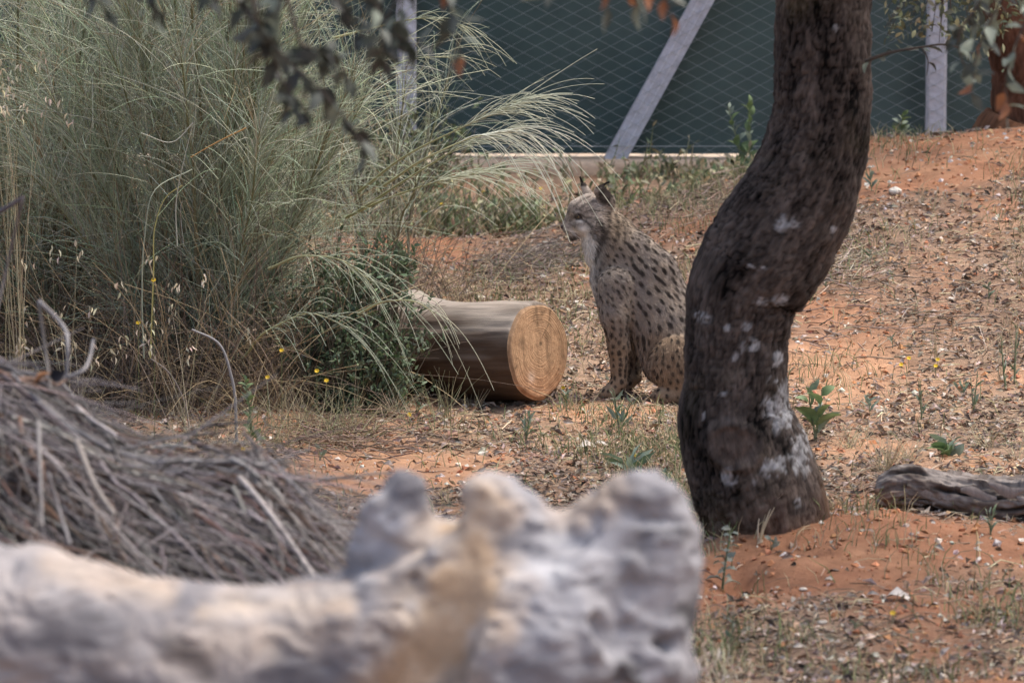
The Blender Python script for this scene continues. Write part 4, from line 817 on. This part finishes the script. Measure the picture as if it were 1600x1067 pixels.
# fur
nf_ = 105000; tri = np.concatenate([q[:, :3], q[:, [0, 2, 3]]]); ar = np.linalg.norm(np.cross(v[tri[:, 1]]-v[tri[:, 0]], v[tri[:, 2]]-v[tri[:, 0]]), axis=1)
ti = r.choice(len(tri), nf_, p=ar/ar.sum()); bc = r.dirichlet((1, 1, 1), nf_)
root = np.einsum('nk,nkj->nj', bc, v[tri[ti]]); fn = np.einsum('nk,nkj->nj', bc, nrm[tri[ti]])
ru = root[:, 0]/sl+985; ry_ = 622-root[:, 2]/sl; rw = root[:, 1]/sl
fd = flow(ru, ry_, rw); fd = fd-(fd*fn).sum(1, keepdims=True)*fn; fd /= np.linalg.norm(fd, axis=1, keepdims=True)+1e-6
face = (1-ss(905, 935, ru))*(1-ss(360, 376, ry_)); paw = ss(585, 600, ry_); leg_ = ss(520, 550, ry_)*(ru < 1000)
ln = (.0135+.011*np.exp(-(((ru-1000)/20)**2+((ry_-560)/45)**2))+.014*np.exp(-(((ru-924)/16)**2+((ry_-390)/22)**2)))*(1-.5*face)*(1-.4*paw)*(1-.3*leg_)*(1-.35*(ry_ < 320))*r.uniform(.6, 1.2, nf_)
eyek = np.hypot(ru-903, ry_-337) < 6; ln[eyek] *= .15; ln[np.hypot(ru-880, ry_-357) < 6] *= .1
tl = .38; dirs = fd+fn*tl+r.normal(0, .13, (nf_, 3)); dirs /= np.linalg.norm(dirs, axis=1, keepdims=True)
side = np.cross(dirs, r.standard_normal((nf_, 3))); side /= np.linalg.norm(side, axis=1, keepdims=True)
wd = .0008*r.uniform(.7, 1.3, nf_)[:, None]; root = root-fn*.002
mid = root+dirs*ln[:, None]*.55; tip = root+dirs*ln[:, None]+(fd-fn*.3)*ln[:, None]*.18
fv = np.stack([root-side*wd, root+side*wd, mid+side*wd*.8, mid-side*wd*.8, tip], 1)+gp_
fc = coat(root+fn*.002)*np.clip(1+.30*r.standard_normal((nf_, 1)), .3, 1.8); fcv = np.stack([fc*.85, fc*.85, fc, fc, fc*1.12], 1); b5 = np.arange(nf_)[:, None]*5
MB().add(fv, np.concatenate([b5+0, b5+1, b5+2, b5+3], 1), np.concatenate([b5+3, b5+2, b5+4], 1), fcv).build('fur', M_fur, lynx, kind='stuff')
# ears' tufts, whiskers, eyes, nose
for base, tip_, k in (((940, 291, 4), (951, 283.5, 0), 40), ((909, 287, 39), (905.5, 279, 40), 30)):
    a = LX(*base); b_ = LX(*tip_); m = MB(); t = np.linspace(0, 1, 5)[None, :, None]; st_ = a+r.normal(0, .0016, (k, 3)); en = b_+r.normal(0, .0016, (k, 3)); p = st_[:, None]*(1-t)+en[:, None]*t; p[:, :, 2] += .004*np.sin(t[..., 0]*3.1)
    m.tubes(p+gp_, np.array([.0009, .001, .0009, .0007, .0002]), 3, (.02, .018, .017)).build('ear_tuft', M_fur, lynx)
def surf_w(u, y, s0=-60, s1=20):
    ws = np.linspace(s0, s1, 300); p = np.stack([LX(u, y, w_) for w_ in ws]); f = lyf(p); return ws[np.argmax(f < 0)]
def ball(name, c, r_, mt, parent, sc=(1, 1, 1)):
    th, ph = np.meshgrid(np.linspace(0, 2*math.pi, 16, endpoint=False), np.linspace(.05, math.pi-.05, 10)); vv_ = np.stack([np.cos(th)*np.sin(ph)*sc[0], np.sin(th)*np.sin(ph)*sc[1], np.cos(ph)*sc[2]], -1)*r_
    i = np.arange(160).reshape(10, 16); a = i[:-1]; b = i[1:]
    return MB().add(vv_+c, np.stack([a, b, np.roll(b, -1, 1), np.roll(a, -1, 1)], -1).reshape(-1, 4), [(0, j, j+1) for j in range(1, 15)]+[(144, 145+j, 144+j) for j in range(1, 15)], (.2, .2, .2)).build(name, mt, parent)
we = surf_w(903, 337)
for w_, sgn in ((we+2.2, -1), (40-we-2.2, 1)):
    ey = ball('eye', gp_+LX(902.6, 337.0, w_), 3.3*sl, M_eye, lynx); ball('pupil', gp_+LX(901.2, 337.0, w_+sgn*2.2), 1.7*sl, M_black, ey)
ball('nose', gp_+LX(878.8, 355.8, 20), 4.6*sl, M_nose, lynx, (.8, 1.1, .85))
wp = []
for sgn in (-1, 1):
    for k in range(8):
        a = LX(890+r.uniform(-3, 4), 361+r.uniform(-2, 3), 20+sgn*9.5); d = np.array([r.uniform(.2, .75), sgn*r.uniform(.4, .8), r.uniform(-.55, .1)]); t = np.linspace(0, 1, 7)[:, None]; wp.append(a+d*t*r.uniform(.05, .08)+np.array([.015, 0, -.012])*t*t)
MB().tubes(np.array(wp)+gp_, np.linspace(.0006, .0002, 7)[None], 3, (.8, .8, .8)).build('whiskers', M_whisk, lynx, kind='stuff')
# ================================================================== PLANTS
def lm(col, **kw): return leaf_mesh('weed_leaf', col, M_leaf, **kw)
LAN = dict(w=.22, fold=.5, curl=.25, prof=(.25, .8, 1, .9, .75, .5, .0), wav=.18)
BL = [lm((.15, .20, .13), **LAN), lm((.19, .24, .18), **LAN), lm((.12, .17, .09), **LAN)]
BR = [lm((.16, .21, .14), w=.45, fold=.35, curl=.3, prof=(.2, .8, 1, .85, .55, 0.), wav=.12), lm((.13, .19, .08), w=.6, fold=.3, curl=.3, prof=(.2, .9, 1, .9, .6, 0.)), lm((.21, .26, .20), w=.4, fold=.4, curl=.25)]
GRY = [lm((.21, .235, .19), w=.6, fold=.35, curl=.3, wav=.2, prof=(.2, .8, 1., .8, .9, .4, 0.)), lm((.26, .27, .21), w=.55, fold=.4, curl=.4, wav=.2)]
def weed(name, label, px, py, top, n, lpx, pal, group=None, rosette=False, tilt=.9, on=None, cat='plant'):
    b = G(px, py) if on is None else on; s = S(b[1]); H = (py-top)*s
    t = thing(name, b, label, cat, group)
    K = 8; tt = np.linspace(0, 1, K)[:, None]; nst = 1 if rosette else rng.integers(1, 4)
    for j in range(nst):
        e = b+np.array([rng.normal(0, .10)*H*(1+j), rng.normal(0, .1)*H, H*(.8 if rosette else 1)*rng.uniform(.75, 1)]); P = b*(1-tt)+e*tt; P += .02*H*np.stack([fbm(P3(tt[:, 0]*3+j*5, q_), 2, int(px)+q_) for q_ in range(3)], 1); P[0] = b-np.array([0, 0, .01])
        MB().tubes(P, np.linspace(.0035, .0012, K)[None]*max(.5, min(1.3, H/.15)), 5, (.20, .22, .12)).build('stem', M_leaf, t)
        m_ = max(2, n//nst)
        for k in range(m_):
            f = (.05+.3*rng.random()) if rosette else (.12+.88*(k+rng.random()*.6)/m_); p = P[0]*(1-f)+P[-1]*f if rosette else np.array([np.interp(f*(K-1), np.arange(K), P[:, q_]) for q_ in range(3)])
            a = k*2.4+rng.random(); d = np.array([math.cos(a), math.sin(a)*.8, tilt*rng.uniform(.6, 1.5)]); put_leaf(pal[rng.integers(len(pal))], p, d, lpx*s*rng.uniform(.6, 1.1)*(1 if rosette else 1.05-.45*f), t)
    return t
weed('thistle_plant', 'blue green thistle rosette with long wavy leaves below the lynx paws', 982, 738, 690, 9, 58, BL, rosette=True, tilt=.9)
weed('green_weed', 'bushy green weed with narrow leaves in front of the lynx paws', 968, 672, 610, 22, 30, BL, tilt=1.1)
weed('green_weed', 'small narrow leaved green weed growing in front of the cut log end', 822, 690, 632, 16, 26, BL, tilt=1.4)
weed('green_weed', 'little green weed sprouting between the cut log end and lynx paws', 880, 640, 604, 8, 24, BL, tilt=1.3)
weed('thistle_plant', 'tall broad leaved blue green thistle just right of the oak trunk', 1274, 690, 592, 13, 50, BR, tilt=.7)
weed('green_weed', 'yellow green round leaved weed at the foot of the oak trunk', 1082, 800, 768, 8, 24, [BR[1]], tilt=.7)
weed('broadleaf_weed', 'blue green broad leaved weed behind the dead grey log', 1482, 712, 675, 9, 40, BR, rosette=True, tilt=.8)
for px, py, top, lb in [(1440, 655, 590, 'slender pale green weed on the open slope above the dead log'), (1522, 645, 580, 'tall slender pale weed on the slope below the mound'), (1505, 620, 590, 'short pale weed behind the taller slender one on the slope'), (1362, 300, 262, 'pale green weed at the right edge of the upper oak trunk'), (1345, 268, 248, 'tiny weed beside the oak bend on the mound'), (1360, 645, 612, 'small pale weed just above the tall thistle')]:
    weed('slope_weed', lb, px, py, top, 9, 22, BL+BR[2:], 'slender weeds on the slope', tilt=1.2)
for px, py, top, lb in [(1585, 600, 490, 'taller of two thin grey green weeds at the foot of the mound'), (1572, 610, 520, 'shorter of two thin grey green weeds at the foot of the mound')]: weed('tall_weed', lb, px, py, top, 10, 18, BL, 'tall thin weeds below the mound', tilt=1.6)
weed('oak_sapling', 'grey green oak sapling with scalloped leaves in the soil hollow by the oak', 1128, 925, 818, 20, 30, GRY, tilt=.1)
weed('oak_sapling', 'tiny oak seedling touching the base of the curved trunk', 1205, 860, 838, 5, 22, GRY, tilt=.6)
weed('green_weed', 'green leafy weed with yellow flowers at the edge of the broom bush', 398, 715, 575, 34, 24, [BR[1], BL[2]], tilt=.9)
weed('green_weed', 'small weed tuft in front of the dead grey log', 1548, 838, 795, 12, 26, BL, tilt=1.2)
mw = np.array([W(1172, 250, 25.2)[0], 25.2, 0]); mw[2] = gz(mw[0], mw[1])
weed('flowering_weed', 'tall leafy weed behind the oak trunk against the green fence', 1172, 290, 165, 34, 28, [BR[1], BR[2]], tilt=1.2, on=mw)
mw2 = np.array([W(1405, 225, 25.4)[0], 25.4, 0]); mw2[2] = gz(mw2[0], mw2[1])
weed('leafy_weed', 'leafy weed rising behind the mound beside the upright fence post', 1405, 260, 165, 22, 30, BR, tilt=.7, on=mw2)
for px, py, top, lb in [(1140, 1010, 960, 'green seedling beside the bleached root end'), (1440, 1062, 1036, 'green seedling on the shaded litter before the oak'), (1335, 985, 965, 'tiny seedling on the soil below the oak mound'), (1165, 790, 765, 'seedling pressed against the front of the oak trunk'), (960, 610, 585, 'seedling right at the front paws of the lynx'), (1040, 755, 725, 'seedling between the thistle rosette and the oak foot'), (500, 720, 690, 'seedling on the bare soil below the broom'), (650, 650, 610, 'seedling beside the dark underside of the log'), (1395, 545, 520, 'seedling beside the yellow daisies on the slope'), (1545, 470, 440, 'seedling high on the littered slope'), (1360, 410, 385, 'seedling beside the straw mat right of the oak'), (1100, 330, 312, 'seedling on the mound edge left of the oak')]:
    weed('seedling', lb, px, py, top, 6, 18, BL+BR[:1], 'small green seedlings', tilt=1.)
def tuft(px, py, top, n, spread, col, label, group=None, seed_heads=False, on=None, name='grass_tuft', r0=.0011, hmin=.45):
    b = G(px, py) if on is None else on; s = S(b[1]); t = thing(name, b, label, 'grass', group); H = (py-top)*s
    a = rng.uniform(0, 6.28, n); q = rng.random(n)*spread*s*.35; base = b+np.stack([q*np.cos(a), q*np.sin(a), 0*a-.005], 1); h = H*rng.uniform(hmin, 1.02, n)
    d = np.stack([rng.normal(0, spread*s*.5, n), rng.normal(0, spread*s*.5, n), h], 1); L_ = np.linalg.norm(d, axis=1); P = switches(base, d/L_[:, None], L_, np.stack([rng.normal(0, .1, n), rng.normal(0, .1, n), 0*a], 1), 7, .08)
    MB().tubes(P, rng.uniform(.7, 1.4, n)[:, None]*r0*np.linspace(1, .35, 7), 3, jit(col, n, .15)).build('blades', M_straw, t, kind='stuff')
    if seed_heads:
        tips = P[:, -1]; k = np.repeat(np.arange(n), 5); pos = tips[k]-np.array([0, 0, 1])*rng.uniform(0, .05, (len(k), 1))+rng.normal(0, .012, (len(k), 3)); dd = rng.normal(0, .4, (len(k), 3)); dd[:, 2] -= 1
        MB().place(*leafshape(w=.3, fold=1., curl=.1, prof=(.3, 1, .7, 0)), frames(dd, scale=rng.uniform(.018, .030, len(k))), pos, jit((.62, .55, .40), len(k), .1)).build('seed_heads', M_straw, t, kind='stuff')
    return t
STR = (.50, .42, .28)
TF = [(1385, 735, 660, 60, 60, 'thick dry grass tuft at the broken end of the dead grey log'), (1330, 700, 650, 40, 60, 'dry grass tuft between the tall thistle and the dead grey log'), (1460, 560, 510, 10, 18, 'thin upright straw stalks standing alone on the slope'), (1438, 545, 520, 8, 14, 'short straw stalks beside the thin upright ones on the slope'), (1440, 320, 262, 7, 14, 'tall straw stalks on the red mound near the pale stone'), (1460, 330, 290, 8, 14, 'short straw stalks on the red mound near the pale stone'),
      (1585, 560, 440, 9, 16, 'very tall thin dry stalks rising from the foot of the mound'), (1565, 600, 510, 10, 22, 'dry stalks among the tall thin weeds below the mound'), (1075, 700, 660, 24, 40, 'dry grass tuft against the left side of the oak foot'), (1350, 640, 610, 22, 50, 'low wide dry grass tuft above the tall thistle'), (1420, 720, 680, 40, 50, 'dry grass tuft just behind the dead grey log'), (1540, 700, 640, 30, 60, 'loose dry grass tuft behind the dead log past the broad leaved weed'),
      (560, 640, 560, 30, 60, 'dry grass in front of the small leaved bush'), (620, 655, 590, 30, 50, 'dry grass where the small leaved bush meets the log'), (470, 660, 590, 30, 70, 'dry grass under the arching broom switches'), (740, 640, 600, 18, 40, 'dry grass in front of the barkless log side'), (900, 640, 610, 16, 40, 'low dry grass between the cut log end and the lynx'), (1390, 985, 930, 5, 12, 'few lone dry stalks on the shaded soil before the oak'), (1388, 620, 590, 10, 20, 'small straw tuft beside the daisies on the slope'), (700, 790, 745, 14, 40, 'sparse dry grass just behind the bleached root end'), (1590, 720, 680, 20, 40, 'dry grass behind the far part of the dead log'), (1310, 580, 555, 20, 40, 'low straw tuft on the bare soil right of the oak')]
for px, py, top, n, spd, lb in TF: tuft(px, py, top, n, spd, STR, lb, 'dry grass tufts')
tuft(1130, 1075, 990, 14, 60, (.62, .56, .42), 'pale dry grass ears beside the bleached root end', seed_heads=True, r0=.0016)
tuft(1172, 830, 690, 3, 90, (.42, .37, .26), 'few long bent grass stalks leaning on the oak trunk')
tuft(1185, 850, 780, 5, 26, (.50, .42, .29), 'short pale grass stalks at the foot of the oak trunk', r0=.003)
oat = np.array([W(40, 640, 19.0)[0], 19.0, 0]); oat[2] = gz(oat[0], 19.0)
def oats(px, top, n, spd, label, hmin=.45):
    b = np.array([W(px, 660, 18.7)[0], 18.7, 0.]); b[2] = gz(b[0], 18.7); return tuft(px, 660, top, n, spd, (.45, .40, .26), label, seed_heads=True, on=b, name='wild_oat', r0=.0013, hmin=hmin)
oats(32, 0, 18, 60, 'tall wild oats with cream seed heads beside the upright broom', .86); oats(110, 330, 14, 120, 'drying wild oats tangled in front of the upright broom'); oats(300, 330, 9, 150, 'sparse wild oats in front of the arching broom')
gtw = np.array([W(40, 560, 14.6)[0], 14.6, 0.]); gtw[2] = gz(gtw[0], 14.6)
tuft(40, 900, 400, 240, 330, (.40, .32, .22), 'blurred brownish dry grass clump behind the brush pile', on=gtw, r0=.0014)
gt2 = np.array([W(190, 640, 15.4)[0], 15.4, 0.]); gt2[2] = gz(gt2[0], 15.4)
tuft(190, 860, 520, 150, 300, (.40, .34, .23), 'loose dry grass clump beyond the crest of the brush pile', on=gt2, r0=.0013)
tuft(690, 655, 560, 26, 60, (.33, .32, .19), 'grey green grass stalks in front of the dark log knob')
tuft(430, 700, 560, 60, 160, (.36, .31, .19), 'dry grass fringe under the arching broom'); tuft(540, 690, 570, 60, 160, (.34, .31, .18), 'straw and green grass fringe below the small leaved bush'); tuft(330, 720, 610, 50, 140, (.38, .32, .20), 'dry straw fringe at the broom foot near the brush pile')
# yellow daisies
for px, py, h in [(240, 438, 0), (216, 505, 0), (440, 548, 0), (495, 580, 0), (510, 595, 0), (418, 590, 0), (380, 702, 0), (640, 648, 0), (1395, 958, 0), (1408, 570, 0), (1420, 560, 0), (1465, 562, 0), (1462, 572, 0), (990, 712, 0), (880, 606, 0), (865, 592, 0), (665, 330, 1), (845, 295, 1), (690, 318, 1), (730, 345, 1), (755, 300, 1), (1055, 318, 1)]:
    D = 24.9 if h else (19.0 if px < 520 and py < 660 else 0)
    if D: p = W(px, py, D); b = p.copy(); b[2] = gz(b[0], b[1])
    else: b = G(px, py+18); p = W(px, py, b[1]); p[2] = max(p[2], b[2]+.02)
    t = thing('daisy', b, ('yellow daisy among the weeds along the fence footing' if h else 'yellow daisy at the edge of the broom bush' if px < 700 else 'yellow daisy on the slope right of the oak' if 1400 < px and py < 700 else 'yellow daisy near the lynx paws' if px < 1000 else 'single yellow daisy on the shaded soil before the oak'), 'flower', 'yellow daisies by the fence' if h else 'yellow daisies by the broom' if px < 700 else 'yellow daisies on the slope' if 1400 < px and py < 700 else 'yellow daisies near the lynx'); tt = np.linspace(0, 1, 6)[:, None]
    MB().tubes(b*(1-tt)+p*tt, .001, 4, (.2, .23, .1)).build('stalk', M_leaf, t)
    m = MB(); na = 9; a = np.arange(na)/na*6.283; d = np.stack([np.cos(a), np.sin(a)*.6-.3, np.sin(a)*.7+.35], 1); m.place(*leafshape(w=.45, prof=(.4, 1, .8, 0.)), frames(d, np.array([0, -1, .7])), np.repeat(p[None], na, 0), np.tile((.75, .50, .03), (na, 1))); m.v[0] = (m.v[0]-np.tile(np.repeat(p[None], m.v[0].shape[0]//na, 0), (na, 1)))*.010+p
    m.build('petals', M_petal, t)
# green and dry weeds along the fence
n = 10000; x = rng.uniform(-2.9, 1.2, n); y = rng.uniform(24.5, 26.28, n); base = np.stack([x, y, gz(x, y)], 1)
patch = np.clip(.55+1.6*fbm(P3(x*1.5, y*1.5), 3, 301), 0.05, 1); k = rng.random(n) < patch; base = base[k]; n = len(base)
h = rng.uniform(.05, .30, n)*(.45+.7*patch[k])*(1-.45*ss(.4, 1, base[:, 0])); d = np.stack([rng.normal(0, .35, n), rng.normal(0, .35, n), np.ones(n)], 1); d /= np.linalg.norm(d, axis=1, keepdims=True)
P = switches(base, d, h, rng.normal(0, .2, (n, 3)), 5, .15)
cl = np.where(rng.random((n, 1)) < .5, jit((.19, .22, .10), n, .25, .08), np.where(rng.random((n, 1)) < .5, jit((.13, .18, .08), n, .25), jit((.46, .40, .25), n, .2)))
m = MB().tubes(P, np.array([.0034, .0032, .0028, .0022, .001]), 3, cl); kk = rng.integers(0, n, 13000); dd = rng.standard_normal((len(kk), 3)); dd[:, 2] += .6
m.place(*leafshape(w=.4, prof=(.2, 1, .8, 0.)), frames(dd, scale=rng.uniform(.018, .05, len(kk))), P[kk, rng.integers(1, 5, len(kk))], np.where(rng.random((len(kk), 1)) < .6, jit((.19, .22, .12), len(kk), .3, .08), jit((.38, .34, .21), len(kk), .25, .08)))
tag(m.build('weeds', M_leaf), 'low green weeds and dry grass growing along the fence footing', 'weeds', kind='stuff')
# dead twig mats on the ground
def mat_of_twigs(px, py, w_, h_, n, label, col):
    b = G(px, py); s = S(b[1]); t = thing('twig_heap', b, label, 'twigs'); x = b[0]+rng.normal(0, w_*s*.5, n); y = b[1]+rng.normal(0, h_, n); L_ = rng.uniform(.03, .16, n); a = rng.normal(0, 1.2, n)
    u_ = np.linspace(-.5, .5, 5)[None]; X = x[:, None]+np.cos(a)[:, None]*u_*L_[:, None]; Y = y[:, None]+np.sin(a)[:, None]*u_*L_[:, None]; Z = gz(X, Y)+(.055*np.exp(-((x-b[0])/(w_*s*.6))**2)*rng.random(n))[:, None]+.01*rng.standard_normal((n, 1))*u_*2+.003
    MB().tubes(np.stack([X, Y, Z], -1), rng.uniform(.001, .003, n)[:, None]*np.linspace(1, .5, 5), 4, jit(col, n, .3)).build('twigs', M_twig, t, kind='stuff')
mat_of_twigs(835, 415, 110, .30, 420, 'low heap of dead grey twigs on the soil behind the lynx chest', (.20, .165, .135)); mat_of_twigs(1300, 410, 90, .2, 220, 'flat mat of dry straw and twigs on the slope right of the oak', (.36, .30, .23)); mat_of_twigs(1120, 318, 110, .3, 260, 'dead stalks piled on the mound edge left of the oak', (.38, .29, .21)); mat_of_twigs(1420, 500, 240, .5, 260, 'wide mat of dead twigs and litter on the slope', (.24, .19, .15)); mat_of_twigs(560, 690, 170, .25, 350, 'scatter of dead broom twigs on the soil under the bush', (.22, .16, .12))
# stones and pale bark flakes
def stone(px, py, wpx, label, col=(.55, .50, .43), flat=.6, group=None):
    b = G(px, py); r_ = wpx*S(b[1])/2; th, ph = np.meshgrid(np.linspace(0, 6.283, 14, endpoint=False), np.linspace(.12, math.pi-.12, 9)); d = np.stack([np.cos(th)*np.sin(ph), np.sin(th)*np.sin(ph), np.cos(ph)*flat], -1); d = d*(1+.35*fbm(d*1.7+px, 2, int(px))[..., None])
    i = np.arange(126).reshape(9, 14); a = i[:-1]; b2_ = i[1:]
    o = MB().add(d*r_, np.stack([a, b2_, np.roll(b2_, -1, 1), np.roll(a, -1, 1)], -1).reshape(-1, 4), [(0, j, j+1) for j in range(1, 13)]+[(112, 113+j, 112+j) for j in range(1, 13)], col).build('stone', M_stone, smooth=False)
    o.location = (b[0], b[1], b[2]+r_*flat*.45); return tag(o, label, 'stone', group)
stone(1399, 303, 20, 'pale angular stone on the red mound right of the oak', (.62, .56, .47), .7)
stone(901, 475, 11, 'small whitish pebble behind the cut log end', (.6, .55, .48)); stone(752, 466, 14, 'flat cream stone behind the sawn log', (.58, .52, .42), .4); stone(1246, 536, 8, 'tiny white pebble at the right edge of the oak trunk', (.7, .67, .62))
for px, py, w_, lb, gr in [(x, y, w0, 'small pale stone in the litter on the slope right of the oak', 'pale stones on the slope') for x, y, w0 in [(1345, 646, 12), (1378, 645, 14), (1455, 608, 12), (1485, 470, 12), (1410, 560, 10)]]+[(x, y, w0, 'small pale stone on the shaded soil in front of the oak', 'pale stones before the oak') for x, y, w0 in [(1318, 1035, 18), (1255, 925, 14), (1190, 948, 14), (1285, 975, 16), (1548, 952, 14)]]+[(882, 520, 10, 'small pale stone at the right edge of the cut log face', None)]: stone(px, py, w_, lb, (.50, .44, .37), .45, gr)
FL = leaf_mesh('bark_flake', (.62, .55, .48), M_twig, w=.5, fold=.6, curl=.4, wav=.2)
def flake(px, py, wpx, label, d, me=FL, group=None):
    b = G(px, py); o = bpy.data.objects.new('bark_flake', me); C.objects.link(o); M = frames(np.array([d]), np.array([[0, -.3, 1.]]), wpx*S(b[1]))[0]
    o.matrix_world = Matrix.Translation(Vector(b+np.array([0, 0, .008]))) @ Matrix([list(x) for x in M]).to_4x4(); return tag(o, label, 'bark flake', group)
flake(900, 706, 40, 'large pale curled bark flake left of the thistle rosette', (1, .1, .12)); flake(925, 700, 26, 'smaller bent pale flake leaning over the large bark flake', (.8, -.4, .3)); flake(1380, 935, 50, 'long pale wood splinter on the shaded soil', (1, -.5, .1))
